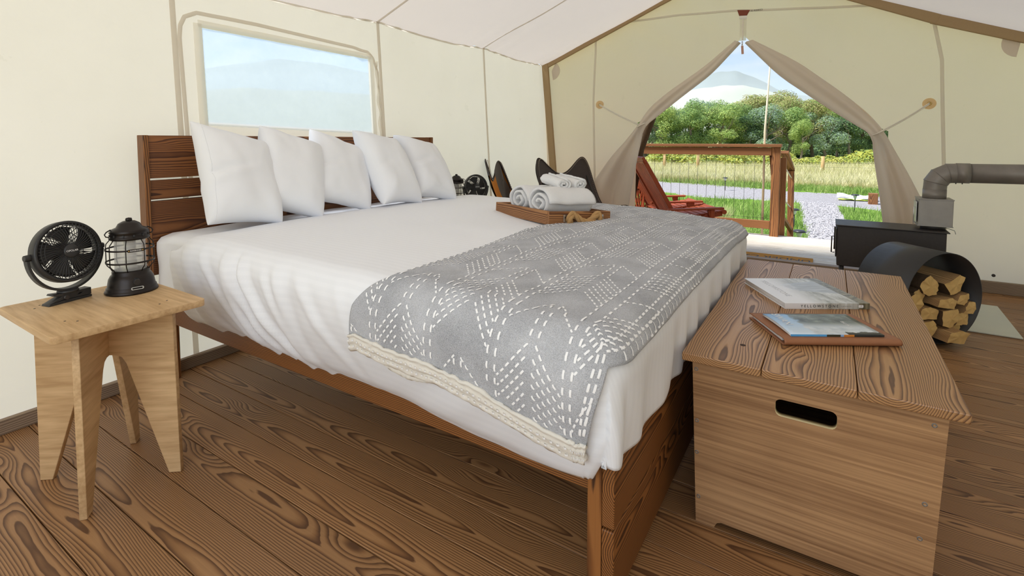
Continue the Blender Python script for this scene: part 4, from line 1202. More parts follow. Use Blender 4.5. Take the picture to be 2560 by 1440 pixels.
M_park, M_mag = cover_mat('book_cover', 'park'), cover_mat('magazine_cover', 'mag')
bk = thing('book', 'hardcover book with a pale landscape cover and YELLOWSTONE on its spine, on the chest', 'book', (-0.121, 2.012, 0.500), math.radians(31.5))
BW, BH, BT = 0.300, 0.325, 0.0215
shape2d('pages', M_paper, bk, [[(0.004, 0.004), (BW - 0.004, 0.004), (BW - 0.004, BH - 0.005), (0.004, BH - 0.005)]], BT - 0.005, (0, 0, BT / 2))
for z in (0.0013, BT - 0.0013):
    shape2d('cover', M_park, bk, [[(0, 0), (BW, 0), (BW, BH), (0, BH)]], 0.0026, (0, 0, z), None, 0.0008)
MB().box((BW / 2, 0.0012, 0), (BW, 0.0028, BT)).build('spine', M_park, bk, (0, -0.0010, BT / 2), None, 0.0008)
SM = axes((1, 0, 0), (0, 0, 1))
text('spine_title', 'YELLOWSTONE', M_print, bk, SM, (0.122, -0.0017, BT / 2), 0.0135, 0.0002, space=1.55)
text('spine_author', 'LAUBER', plain('grey_ink', (0.35, 0.35, 0.34, 1), .7), bk, SM, (0.217, -0.0017, BT / 2), 0.0075, 0.0002, space=1.4)
shape2d('spine_logo', M_printw, bk, [rrect(0.017, 0.010, 0.003)], 0.0004, (0.268, -0.0017, BT / 2), SM)
text('logo_mark', '?', M_print, bk, SM, (0.268, -0.0021, BT / 2), 0.010, 0.0002)
o = text('cover_title', 'YELLOWSTONE', plain('pale_ink', lin(196, 198, 204), .5), bk, axes((0, -1, 0), (1, 0, 0)), (0.058, 0.185, BT + 0.0002), 0.030, 0.0001)
MB().box((0.205, 0.205, BT + 0.0002), (0.30, 0.0035, 0.0003), Matrix.Rotation(math.radians(-16), 3, 'Z')).build('cover_line', M_printw, bk) if False else None
mg = thing('magazine', 'glossy magazine with a forest and snow photo cover lying on the leather folder', 'magazine', (-0.083, 1.672, 0.5225), math.radians(31))
MW, MH = 0.272, 0.178
def mag_fn(top):
    def fn(a, b):
        x, y = MW * a, MH * b
        z = (0.0055 if top else 0.0) + (0.0055 * math.sin(PI * b) * sst(0.45, 0.0, a) if top else 0.002 * math.sin(PI * b) * sst(0.3, 0.0, a))
        return Vector((x, y, z))
    return fn
mb = MB(); mb.grid(mag_fn(True), 16, 16); mb.build('cover', M_mag, mg, solid=0.0006, recalc=False)
pg = MB()
for k in range(6):
    f0, f1 = mag_fn(False), mag_fn(True); t_ = (k + 0.5) / 6
    pg.grid(lambda a, b: f0(lerp(0.003, 1, a), b) * (1 - t_) + f1(lerp(0.003, 1, a), b) * t_ * 0.98, 12, 10)
tag(pg.build('pages', M_paper, mg, solid=0.0005, recalc=False), kind=None)
for (a, b, c) in ((0.0, 0.105, lin(84, 160, 216)), (0.105, 0.145, lin(52, 56, 46)), (0.145, 0.155, lin(140, 176, 220)), (0.155, 0.185, lin(206, 130, 56)), (0.185, 0.272, lin(40, 44, 44))):
    MB().box(((a + b) / 2, -0.0006, 0.0030), (b - a, 0.0012, 0.0058)).build('spine_strip', plain('spine_print', c, 0.35, 0, 0.03), mg)
text('masthead', 'SWAN', M_printw, mg, axes((0, -1, 0), (1, 0, 0)), (0.030, 0.112, 0.0118), 0.034, 0.0001)
text('cover_line', 'BIG SKY', M_printw, mg, axes((0, -1, 0), (1, 0, 0)), (0.215, 0.085, 0.0063), 0.014, 0.0001)
mb = MB()
fo = thing('leather_folder', 'brown leather folder with a rolled edge under the magazine on the chest lid', 'folder', (-0.096, 1.640, 0.500), math.radians(30.5))
FW, FH = 0.336, 0.236
def fol(a, b):
    x = FW * a
    y = lerp(FH, 0.004, b)
    return Vector((x, y, 0.012 + 0.0012 * math.sin(x * 30)))
mb = MB()
prof_f = [(FH, 0.003), (0.02, 0.003)] + [(0.012 - 0.012 * math.cos(t), 0.0095 - 0.0085 * math.sin(t)) for t in []]
def foldfn(a, b):
    # bottom sheet -> rolled spine -> top flap
    x = FW * a
    wav = 0.004 * math.sin(x * 42 + 0.6)
    if b < 0.40: k = b / 0.40; return Vector((x, lerp(FH, 0.012, k), 0.002))
    if b < 0.60:
        k = (b - 0.40) / 0.20; t = -PI / 2 - PI * k
        return Vector((x, 0.012 + 0.012 * math.cos(t), 0.0115 + 0.0095 * math.sin(t)))
    k = (b - 0.60) / 0.40
    if k < 0.15: return Vector((x, lerp(0.012, 0.040 + wav, k / 0.15), 0.021 - 0.001 * k))
    return Vector((x, lerp(0.040 + wav, FH - 0.003, (k - 0.15) / 0.85), 0.0195 - 0.0015 * k))
MB().grid(foldfn, 50, 60).build('cover', M_folder, fo, solid=0.0022, recalc=False)
MB().box((FW / 2, 0.13, 0.0105), (FW - 0.02, 0.19, 0.012)).build('inserts', M_paper, fo)
for x in (0.055, 0.165, 0.285):
    MB().lathe([(0, 0.0022), (0.003, 0.0018), (0.0048, 0.0)], (x, 0.034, 0.0215), 12).build('snap_rivet', M_steel, fo)

# ---------------------------------------------------------------- wood stove
sv = thing('wood_stove', 'black iron wood stove with a stovepipe standing beside the doorway', 'stove', (0.335, 4.115, 0))
SL = Vector(sv.location)
MB().box((0, 0, 0), (0.560, 0.262, 0.270)).build('firebox', M_iron, sv, Vector((0.335, 4.118, 0.398)) - SL, None, 0.006)
MB().box((0, 0, 0), (0.585, 0.295, 0.007)).build('top_plate', M_iron, sv, Vector((0.335, 4.118, 0.5365)) - SL, None, 0.002)
for x in (0.085, 0.585):
    for y in (4.01, 4.225):
        MB().cyl((0, 0, 0.0), (0, 0, 0.265), 0.013, 0.013, 12).build('leg', M_iron, sv, Vector((x, y, 0.0)) - SL)
dr = MB().box((0, 0, 0), (0.008, 0.20, 0.19)).build('door', M_iron, sv, Vector((0.050, 4.118, 0.41)) - SL, None, 0.003)
MB().tube([(-0.008, -0.075, 0.04), (-0.026, -0.075, 0.04), (-0.026, -0.075, -0.07), (-0.008, -0.075, -0.07)], 0.004, 8).build('door_handle', M_iron, dr)
MB().tube([(-0.006, 0.10, -0.08), (-0.006, 0.10, 0.08)], 0.007, 8).build('hinge', M_iron, dr)
# heat exchanger box, elbow, pipe
bxc = Vector((0.5625, 4.118, 0.648))
mb = MB().box(bxc - SL, (0.168, 0.168, 0.168)); mb.build('damper_box', M_galv, sv, bevel=0.003)
MB().box(bxc - SL + Vector((0, 0, 0.084)), (0.174, 0.174, 0.006)).build('box_rim', M_galv, sv, bevel=0.001)
MB().box(bxc - SL - Vector((0, 0, 0.082)), (0.174, 0.174, 0.005)).build('box_rim', M_galv, sv, bevel=0.001)
MB().box((0, 0, 0), (0.004, 0.12, 0.13)).build('box_door', M_steel, sv, bxc - SL - Vector((0.092, 0.0, 0.0)), None, 0.001)
MB().tube([(0, 0, 0.03), (-0.010, 0, 0.03), (-0.010, 0, -0.08), (0, 0, -0.08)], 0.002, 6).build('box_latch', M_steel, sv, bxc - SL - Vector((0.094, 0.05, 0.0)))
MB().cyl((bxc.x, bxc.y, 0.538), (bxc.x, bxc.y, 0.572), 0.064, n=32).build('flue_collar', M_iron, sv, -SL)
ec = Vector((bxc.x, bxc.y, 0)); RB = 0.085; rp = 0.0590; zc_ = 0.897
MB().cyl(Vector((bxc.x, bxc.y, 0.728)) - SL, Vector((bxc.x, bxc.y, 0.792)) - SL, rp + 0.001, n=32).build('pipe_collar', M_pipe, sv)
def arc(t): return Vector((bxc.x + RB - RB * math.cos(t), bxc.y, zc_ - RB + RB * math.sin(t)))
ang = [0, 30, 60, 90]
cuts = [Vector((bxc.x, bxc.y, 0.790))] + [arc(math.radians(a)) for a in (15, 45, 75)] + [Vector((0.72, bxc.y, zc_))]
def gore(i, a, b, n1, n2, rr):
    """cylinder between two oblique cut planes"""
    d = (b - a).normalized(); u = Vector((0, 1, 0)); w_ = d.cross(u).normalized()
    vs = []
    for p, nn in ((a, n1), (b, n2)):
        for j in range(32):
            t = 2 * PI * j / 32; off = u * rr * math.cos(t) + w_ * rr * math.sin(t)
            s = -(off.dot(nn)) / d.dot(nn); vs.append(p + off + d * s - SL)
    mb = MB().add(vs, [(j, (j + 1) % 32, 32 + (j + 1) % 32, 32 + j) for j in range(32)], True)
    return mb
tan = [Vector((0, 0, 1))] + [Vector((math.sin(math.radians(a)), 0, math.cos(math.radians(a)))) for a in (15, 45, 75)] + [Vector((1, 0, 0))]
for i in range(4):
    gore(i, cuts[i], cuts[i + 1], tan[i], tan[i + 1], rp + 0.0018 * (i % 2)).build('elbow_segment', M_pipe, sv)
for i in (1, 2, 3):
    p = cuts[i]; nn = tan[i]; u = Vector((0, 1, 0)); w_ = nn.cross(u)
    MB().tube([p - SL + (u * math.cos(t) + w_ * math.sin(t)) * (rp + 0.002) for t in [2 * PI * j / 32 for j in range(32)]], 0.0022, 5, closed=True).build('elbow_rib', M_pipe, sv)
MB().cyl(Vector((0.66, bxc.y, zc_)) - SL, Vector((0.725, bxc.y, zc_)) - SL, rp + 0.003, n=32).build('pipe_collar', M_pipe, sv)
MB().cyl(Vector((0.70, bxc.y, zc_)) - SL, Vector((1.365, bxc.y, zc_ + 0.006)) - SL, rp, n=36).build('stovepipe', M_pipe, sv)
for x in (0.69, 0.66):
    MB().cyl(Vector((x, bxc.y - 0.02, zc_ - rp - 0.008)) - SL, Vector((x, bxc.y - 0.02, zc_ - rp + 0.004)) - SL, 0.003, n=8).build('pipe_screw', M_iron, sv)
MB().tube([Vector((0.60, 4.05, 0.565)) - SL, Vector((0.655, 4.03, 0.548)) - SL, Vector((0.66, 4.02, 0.528)) - SL], 0.0016, 5).build('wire_tie', M_wire, sv)
# hearth pad (one rigid plate on the floor)
hp = shape2d('hearth_pad', M_stone, None, [[(0.02, 3.81), (0.932, 3.81), (0.962, 4.47), (0.02, 4.47)]], 0.008, (0, 0, 0.005), None, 0.002)
tag(hp, 'pale flat hearth plate on the floorboards under the wood stove', 'hearth')
# ---------------------------------------------------------------- log hoop and logs
phi = math.radians(47)
LN = Vector((math.cos(phi), -math.sin(phi), 0)); LE = Vector((math.sin(phi), math.cos(phi), 0))
HPc = Vector((0.536, 3.45, 0.0)); HL, HR = 0.31, 0.245
HM_ = Matrix((LN, LE, Vector((0, 0, 1)))).transposed()          # local x along the hoop axis (towards the open front)
hoop = thing('log_holder', 'black steel hoop log holder filled with firewood beside the stove', 'log holder', HPc, M=HM_)
mb = MB()
def hp_(r):
    return [Vector((0, 0, 0))]
vs = []; n = 72
for x in (-HL, 0.0):
    for r in (HR - 0.004, HR):
        for j in range(n):
            a = 2 * PI * j / n; vs.append(Vector((x, r * math.cos(a), HR + 0.016 + r * math.sin(a))))
fs = []
for j in range(n):
    k = (j + 1) % n
    fs += [(n + j, n + k, 3 * n + k, 3 * n + j), (j, 2 * n + j, 2 * n + k, k), (j, k, n + k, n + j), (2 * n + j, 3 * n + j, 3 * n + k, 2 * n + k)]
mb.add(vs, fs, True); mb.build('hoop', M_ring, hoop)
for x in (-0.26, -0.05):
    MB().box((x, 0, 0.008), (0.03, 0.24, 0.016)).build('foot', M_ring, hoop, bevel=0.003)
    for s in (-1, 1): pass
MB().box((-HL + 0.05, 0, HR * 2 - 0.045 + 0.016), (0.04, 0.20, 0.004)).build('crossbar', M_ring, hoop)
M_bark = plain('bark', lin(86, 70, 54), 0.95, 0, 0.35, 60, 0.9, 0.1)
M_split = wood('split_wood', lin(186, 152, 108), lin(160, 126, 86), lin(120, 90, 60), 190, 0.85, 0.05, 0.02, 0.06, 0.12, 0.5, spec=0.15)
M_endg = plain('end_grain', lin(218, 182, 120), 0.9, 0, 0.16, 45, 0.6, 0.1)
def log(label, y, z, poly, xf, ln=0.33, yaw=0.0, tilt=0.0, barks=(), seed=0):
    """split log: outline polygon in the (y,z) plane, extruded along -X, with rough ends"""
    o = thing('firewood_log', label, 'log', HPc + HM_ @ Vector((xf, y, z)), M=HM_ @ Matrix.Rotation(yaw, 3, 'Z') @ Matrix.Rotation(tilt, 3, 'Y'), group='firewood in the hoop')
    P = []
    for i in range(len(poly)):
        a, b = poly[i], poly[(i + 1) % len(poly)]
        for k in range(4):
            t = k / 4; P.append((lerp(a[0], b[0], t), lerp(a[1], b[1], t), i))
    n = len(P); xs2 = [0, -0.006, -0.05, -0.11, -0.18, -0.25, -ln]
    vs = []
    for xi, x in enumerate(xs2):
        for (py, pz, e) in P:
            j = 0.0035
            vs.append(Vector((x + (0.010 * nz(py * 45, pz * 45, seed) if xi < 2 else 0), py + j * nz(x * 14, py * 60, seed + pz * 50), pz + j * nz(x * 14 + 5, pz * 60, seed + py * 50))))
    sides, bark = MB(), MB()
    for xi in range(len(xs2) - 1):
        for j in range(n):
            k = (j + 1) % n
            f = [vs[xi * n + j], vs[xi * n + k], vs[(xi + 1) * n + k], vs[(xi + 1) * n + j]]
            (bark if P[j][2] in barks else sides).add(f, [(0, 1, 2, 3)], True)
    if sides.v: sides.build('split_face', M_split, o, weld=True)
    if bark.v: bark.build('bark', M_bark, o, weld=True)
    e = MB(); c = Vector((0.004, sum(p[0] for p in P) / n, sum(p[1] for p in P) / n))
    ring = []
    for q_ in (0.0, 0.35, 0.7):
        ring.append([vs[j].lerp(c, q_) + Vector((0.004 * nz(vs[j].y * 60 + q_ * 9, vs[j].z * 60, seed), 0, 0)) * (1 if q_ else 0) for j in range(n)])
    for r0, r1 in zip(ring, ring[1:]):
        for j in range(n):
            k = (j + 1) % n; e.add([r0[j], r0[k], r1[k], r1[j]], [(0, 1, 2, 3)], True)
    for j in range(n): e.add([ring[-1][j], ring[-1][(j + 1) % n], c], [(0, 1, 2)], True)
    e.build('sawn_end', M_endg, o, weld=True)
    bk_ = MB().add([v for v in vs[-n:]], [list(range(n))]); bk_.build('sawn_end', M_endg, o)
    return o
def rpoly(r, n, seed, sq=1.0):
    g = random.Random(seed); return [(r * math.cos(2 * PI * i / n) * (1 + g.uniform(-.16, .16)), r * sq * math.sin(2 * PI * i / n) * (1 + g.uniform(-.16, .16))) for i in range(n)]
LOGS = [
 ('long split log with a squared end, topmost on the right of the stack', .082, .322, [(-.066, .012), (-.02, -.052), (.038, -.030), (.066, .042), (.030, .058)], -.015, (0,), 1),
 ('round bark-covered log at the top left of the firewood stack', -.062, .322, rpoly(.056, 8, 2), -.03, (2, 3, 4, 5), 2),
 ('dark weathered log wedged between the round log and the one below', -.112, .272, rpoly(.042, 7, 3), -.045, (1, 2, 3, 4), 3),
 ('bark-covered log at the far left of the stack, its end dark and rough', -.168, .232, rpoly(.052, 8, 5), -.02, (1, 2, 3, 4), 4),
 ('flat pale split log in the middle of the stack with a burnt side', .015, .232, [(-.060, -.012), (.045, -.030), (.060, .012), (.030, .030), (-.050, .026)], .005, (0,), 5),
 ('short pale split log on the right, just below the topmost log', .126, .246, [(-.048, -.018), (.004, -.028), (.040, .004), (.030, .034), (-.024, .026)], .0, (), 6),
 ('pale wedge-shaped log at the far right of the hoop', .182, .204, [(-.050, -.030), (.004, -.036), (.026, -.010), (.022, .026), (-.022, .028)], .0, (0,), 7),
 ('ragged split log on the left of the second row', -.082, .182, [(-.056, -.028), (.050, -.034), (.056, .016), (.006, .034), (-.050, .028)], -.01, (), 8),
 ('wedge-cut log with a pale triangular face in the centre of the second row', .030, .150, [(-.052, -.030), (.010, -.050), (.052, .000), (.050, .052), (-.048, .046)], .012, (4,), 9),
 ('orange-brown split log at the right of the second row', .128, .140, [(-.044, -.034), (.028, -.030), (.046, .010), (.034, .034), (-.036, .034)], -.005, (0,), 10),
 ('small log end low on the right against the hoop', .108, .084, [(-.026, -.020), (.022, -.012), (.030, .020), (-.020, .024)], -.02, (0, 1), 11),
 ('split log with an orange end at the lower left of the stack', -.088, .104, [(-.046, -.024), (.010, -.048), (.052, .002), (.030, .040), (-.050, .036)], .0, (0,), 12),
 ('lowest log, sticking out of the front of the hoop', .030, .076, [(-.070, -.028), (.044, -.046), (.074, .008), (.020, .030), (-.058, .018)], .055, (0,), 13),
]
for lab, y, z, poly, xf, barks, sd in LOGS:
    log(lab, y, z, poly, xf, 0.31 + 0.02 * (sd % 3), math.radians((sd * 37 % 7) - 3) * 0.5, math.radians((sd * 53 % 5) - 2) * 0.5, barks, sd * 1.7)

# ---------------------------------------------------------------- butterfly chairs
def butterfly(label, loc, rz):
    t = thing('butterfly_chair', label, 'chair', loc, rz, group=None)
    # local: sitter faces -Y
    def sling(u, v):
        x = u * (0.38 - 0.05 * (1 - v * v)); y = v * (0.37 - 0.05 * (1 - u * u)) + 0.03
        z = 0.33 + 0.10 * u * u + v * v * (0.26 + 0.18 * v) + abs(u) ** 1.8 * abs(v) ** 1.35 * (0.135 + 0.195 * v)
        return Vector((x, y, z))
    def rnd_(a, b):
        u, v = 2 * a - 1, 2 * b - 1
        m_ = max(abs(u), abs(v))
        if m_ < 1e-6: return u, v
        s = m_ / (abs(u) ** 4.5 + abs(v) ** 4.5) ** (1 / 4.5)      # round off the four horns
        return u * s, v * s
    def fn(a, b): return sling(*rnd_(a, b))
    n = 34
    mb = MB().grid(fn, n, n); o = mb.build('leather_sling', [M_leather], t, recalc=False)
    def back(a, b):
        p = fn(a, b); e = 0.012
        d1 = fn(min(1, a + e), b) - fn(max(0, a - e), b); d2 = fn(a, min(1, b + e)) - fn(a, max(0, b - e))
        nn = d1.cross(d2).normalized(); return p - nn * 0.005
    MB().grid(lambda a, b: back(lerp(.012, .988, a), lerp(.012, .988, b)), n, n).build('suede_underside', M_suede, t, recalc=False)
    # pockets that slip over the frame tips (dark leather on the back of each horn)
    for su, sv in ((-1, 1), (1, 1), (-1, -1), (1, -1)):
        def pk(a, b):
            ca, cb = (0 if su < 0 else 1), (0 if sv < 0 else 1)
            ext = 0.30
            q = back(lerp(ca, ca - su * ext * (1 - 0.25 * b), a), lerp(cb, cb - sv * 0.17, b))
            e = fn(ca, cb); nn = Vector((0, -1, 0))
            bulge = 0.014 * math.sin(PI * min(1, a)) * 1.0
            return q + Vector((0, 0.010 * sv, -0.010)) * (0.4 + math.sin(PI * min(1, max(0, b))))
        MB().grid(pk, 12, 10).build('frame_pocket', M_leather, t, recalc=False)
    # rim binding with laced stitches
    rim = [fn(i / 40, 0) for i in range(41)] + [fn(1, i / 40) for i in range(1, 41)] + [fn(1 - i / 40, 1) for i in range(1, 41)] + [fn(0, 1 - i / 40) for i in range(1, 40)]
    MB().tube(rim, 0.0055, 6, closed=True).build('rim_binding', M_leather, t)
    mb = MB(); L = len(rim)
    for i in range(0, L):
        for k in (0.0, 0.5):
            p = lerp(rim[i], rim[(i + 1) % L], k)
            cen = Vector((0, 0.03, 0.5)); d = (cen - p); d.z *= 0.4; d.normalize()
            q_ = p + d * 0.022
            if (q_ - p).length > 0: mb.box(q_ + Vector((0, 0, 0.002)), (0.006, 0.003, 0.004))
    tag(mb.build('lacing', M_cream if False else plain('lace', lin(176, 160, 140), .8), t), kind='stuff')
    # folding steel frame: rods crossing under the sling
    tips = {(a, b): sling(.80 * a, .80 * b) for a in (-1, 1) for b in (-1, 1)}
    foot = {(-1, 1): Vector((-.20, .22, .008)), (1, 1): Vector((.20, .22, .008)), (-1, -1): Vector((-.20, -.24, .008)), (1, -1): Vector((.20, -.24, .008))}
    for k in tips:
        f = foot[(-k[0], k[1])] if False else foot[(k[0] * 1, -k[1])]
        MB().tube([tips[k] + Vector((0, 0.012 * k[1], -0.02)), f], 0.0075, 8).build('frame_rod', M_black, t)
    for s in (-1, 1):
        MB().tube([foot[(-1, s)], foot[(1, s)]], 0.0075, 8).build('frame_base', M_black, t)
        MB().tube([foot[(s, -1)] + Vector((0, 0, .0)), foot[(s, 1)]], 0.0075, 8).build('frame_base', M_black, t)
    return t
butterfly('dark brown leather butterfly chair in the corner, its two tall horns above the towel tray', (-1.93, 4.33, 0.0), math.radians(66))
butterfly('leather butterfly chair seen from behind with orange suede underside, beside the far fan', (-2.255, 3.87, 0.0), math.radians(140)).scale = (0.78, 1.0, 1.0)
# ---------------------------------------------------------------- doormat
GZ = -0.62
K = 1.72 / 2.10        # distances below were measured for a ground 2.1 m under the eye; scaled to 1.72 m
dm = thing('doormat', 'coir doormat with dark lettering on the pale deck just outside the doorway', 'doormat', (-0.58, 5.215, 0.0))
shape2d('mat', M_mat, dm, [rrect(0.95, 0.26, 0.012)], 0.016, (0, 0, 0.008), None, 0.003)
text('lettering', 'UNDER CANVAS', M_print, dm, axes((-1, 0, 0), (0, -1, 0)), (0.03, -0.01, 0.0162), 0.115, 0.0006)
# ---------------------------------------------------------------- deck railing
RY = 6.47
rl = thing('deck_railing', 'stained wooden deck railing with a flat top rail and wire mesh infill', 'railing', (-1.6, RY, 0))
RL = Vector(rl.location)
PXC = -0.525
board('post', M_rail, rl, Vector((PXC, RY, -0.02)) - RL, Vector((PXC, RY, 1.02)) - RL, 0.088, 0.088, (0, 1, 0), 0.004)
board('post', M_rail, rl, Vector((-2.75, RY, -0.02)) - RL, Vector((-2.75, RY, 1.02)) - RL, 0.088, 0.088, (0, 1, 0), 0.004)
plank('top_rail', M_rail, rl, Vector((-1.97, RY, 1.040)) - RL, (3.0, 0.145, 0.036), 'X', 0.004)
plank('under_rail', M_rail, rl, Vector((-1.66, RY - 0.035, 0.972)) - RL, (2.18, 0.036, 0.090), 'X', 0.003)
plank('bottom_rail', M_rail, rl, Vector((-1.66, RY - 0.02, 0.128)) - RL, (2.18, 0.036, 0.092), 'X', 0.003)
board('brace', M_rail, rl, Vector((PXC - 0.055, RY + 0.05, 0.95)) - RL, Vector((PXC - 0.015, RY + 0.05, 0.50)) - RL, 0.040, 0.036, (0, 1, 0), 0.003)
k = 0
x = -0.64
while x > -2.70:
    MB().cyl((0, 0, 0), (0, 0, 0.80), 0.0019, n=6).build('mesh_wire', M_wire, rl, Vector((x, RY + 0.01, 0.15)) - RL); x -= 0.1065
for z in (0.20, 0.915):
    MB().cyl((0, 0, 0), (2.14, 0, 0), 0.0019, n=6).build('mesh_wire', M_wire, rl, Vector((-2.72, RY + 0.01, z)) - RL)
# stair rail going down from the deck
st = thing('stair_railing', 'wooden stair railing with an open slanted frame at the edge of the deck steps', 'railing', (-0.46, 6.62, 0))
TL_ = Vector(st.location)
board('post', M_rail, st, Vector((-0.462, 6.60, -0.6)) - TL_, Vector((-0.462, 6.60, 0.90)) - TL_, 0.070, 0.060, (0, 1, 0), 0.004)
A_, B_ = Vector((-0.455, 6.62, 0.965)), Vector((-0.43, 7.45, 0.72))
board('handrail', M_rail, st, A_ - TL_, B_ - TL_, 0.09, 0.036, (0, 0, 1), 0.004)
board('post', M_rail, st, Vector((-0.40, 7.40, -1.0)) - TL_, Vector((-0.425, 7.42, 0.71)) - TL_, 0.070, 0.060, (0, 1, 0), 0.004)
board('lower_rail', M_rail, st, Vector((-0.455, 6.63, 0.20)) - TL_, Vector((-0.41, 7.42, -0.06)) - TL_, 0.045, 0.036, (0, 0, 1), 0.003)
for (za, zb_) in ((0.80, 0.62), (0.42, 0.24)):
    MB().tube([Vector((-0.45, 6.64, za)) - TL_, Vector((-0.43, 7.0, za - 0.1)) - TL_, Vector((-0.42, 7.38, zb_)) - TL_], 0.008, 6).build('rope_infill', M_cord, st)
steps = struct(MB().box((0.65, 6.95, -0.5), (2.0, 0.05, 0.05)).build('deck_steps', M_rail))
for i in range(2):
    plank('stair_tread', M_deck, steps, (0.65, 6.70 + i * 0.28, -0.20 - i * 0.2), (2.0, 0.27, 0.035), 'X', 0.004)
# ---------------------------------------------------------------- lounge chairs on the deck
def lounger(label, loc, rz):
    t = thing('deck_chair', label, 'chair', loc, rz, group=None)
    # local: sitter faces +X; origin on the deck below the seat back
    Wd = 0.50
    b0, b1 = Vector((-0.02, 0, 0.315)), Vector((-0.36, 0, 0.90))
    for s in (-1, 1):
        board('back_stile', M_teak, t, b0 + Vector((0.05, s * Wd / 2, -0.09)), b1 + Vector((0, s * Wd / 2, 0)), 0.024, 0.042, (0.85, 0, 0.5), 0.003)
    ns = 11
    for i in range(ns):
        y = lerp(-Wd / 2 + 0.035, Wd / 2 - 0.035, i / (ns - 1))
        board('back_slat', M_teak, t, lerp(b0, b1, 0.03) + Vector((0, y, 0)), lerp(b0, b1, 0.94) + Vector((0, y, 0)), 0.030, 0.012, (0.85, 0, 0.5), 0.002)
    board('head_rail', M_teak, t, b1 + Vector((0.002, -Wd / 2 - 0.02, 0.0)), b1 + Vector((0.002, Wd / 2 + 0.02, 0.0)), 0.075, 0.030, (0.85, 0, 0.5), 0.008)
    s0, s1 = Vector((-0.05, 0, 0.300)), Vector((0.46, 0, 0.375))
    for s in (-1, 1):
        board('seat_rail', M_teak, t, s0 + Vector((0, s * Wd / 2 * .86, -0.02)), s1 + Vector((0, s * Wd / 2 * .86, -0.02)), 0.024, 0.045, (0, 0, 1), 0.003)
    for i in range(9):
        p = lerp(s0, s1, (i + 0.5) / 9)
        board('seat_slat', M_teak, t, p + Vector((0, -Wd / 2 + 0.02, 0.006)), p + Vector((0, Wd / 2 - 0.02, 0.006)), 0.048, 0.014, (-0.14, 0, 1), 0.003)
    MB().tube([s1 + Vector((0.01, -Wd / 2, 0.0)), s1 + Vector((0.01, Wd / 2, 0.0))], 0.024, 12).build('seat_nose', M_teak, t)
    for s in (-1, 1):
        y = s * (Wd / 2 + 0.035)
        board('armrest', M_teak, t, Vector((-0.12, y, 0.405)), Vector((0.44, y, 0.42)), 0.062, 0.020, (0, 0, 1), 0.006)
        board('front_leg', M_teak, t, Vector((0.44, y * 0.98, 0.0)), Vector((0.30, y * 0.98, 0.405)), 0.024, 0.044, (1, 0, 0.3), 0.003)
        board('rear_leg', M_teak, t, Vector((-0.34, y * 0.86, 0.0)), Vector((0.30, y * 0.86, 0.33)), 0.024, 0.044, (0.3, 0, 1), 0.003)
        board('arm_support', M_teak, t, Vector((0.33, y, 0.30)), Vector((0.33, y, 0.405)), 0.024, 0.04, (1, 0, 0), 0.003)
    return t
lounger('reddish teak folding deck chair nearest the tent, facing out over the railing', (-1.42, 5.38, 0), math.radians(34))
lounger('reddish teak folding deck chair beyond the nearer one, close to the railing', (-1.72, 5.88, 0), math.radians(32))
# lattice-sided side table
lt = thing('lattice_table', 'small teak side table with a crossed lattice side, left of the deck chairs', 'table', (-2.09, 6.17, 0)); lt.scale = (0.68, 0.85, 0.95)
for i in range(6):
    board('top_slat', M_teak, lt, (-0.30, -0.20 + 0.08 * i, 0.595), (0.30, -0.20 + 0.08 * i, 0.595), 0.072, 0.018, (0, 0, 1), 0.003)
for sy in (-0.22, 0.22):
    board('apron', M_teak, lt, (-0.29, sy, 0.565), (0.29, sy, 0.565), 0.022, 0.045, (0, 0, 1), 0.003)
    board('base_rail', M_teak, lt, (-0.29, sy, 0.03), (0.29, sy, 0.03), 0.022, 0.045, (0, 0, 1), 0.003)
    for i in range(13):
        x0 = -0.27 + 0.045 * i
        for d in (-1, 1):
            x1 = x0 + d * 0.12
            if -0.30 <= x1 <= 0.30:
                board('lattice_strip', M_teak, lt, (x0, sy + 0.006 * d, 0.05), (x1, sy + 0.006 * d, 0.55), 0.010, 0.018, (1, 0, 0), 0.001)
for sx_ in (-0.28, 0.28):
    for sy in (-0.22, 0.22):
        board('leg', M_teak, lt, (sx_, sy, 0), (sx_, sy, 0.585), 0.03, 0.03, (0, 1, 0), 0.003)
# awning pole and awning edge outside
pl_ = thing('awning_pole', 'thin pale awning pole standing on the outer edge of the deck', 'pole', (-0.655, 6.545, 0.0))
MB().tube([(0, 0, 0.0), (-0.0, -0.02, 1.2), (0.065, -0.06, 2.62)], [0.014, 0.012, 0.006], 10).build('pole', M_lit, pl_)
aw = thing('roof_brace', 'dark bark-covered diagonal brace outside, left of the door opening', 'brace', (-1.86, 5.62, 0.6))
MB().tube([(-0.15, 0, -0.6), (0.02, 0, 0.40), (0.17, 0, 0.80), (0.30, 0, 1.15)], [0.06, 0.055, 0.05, 0.045], 12).build('log', M_bark, aw)

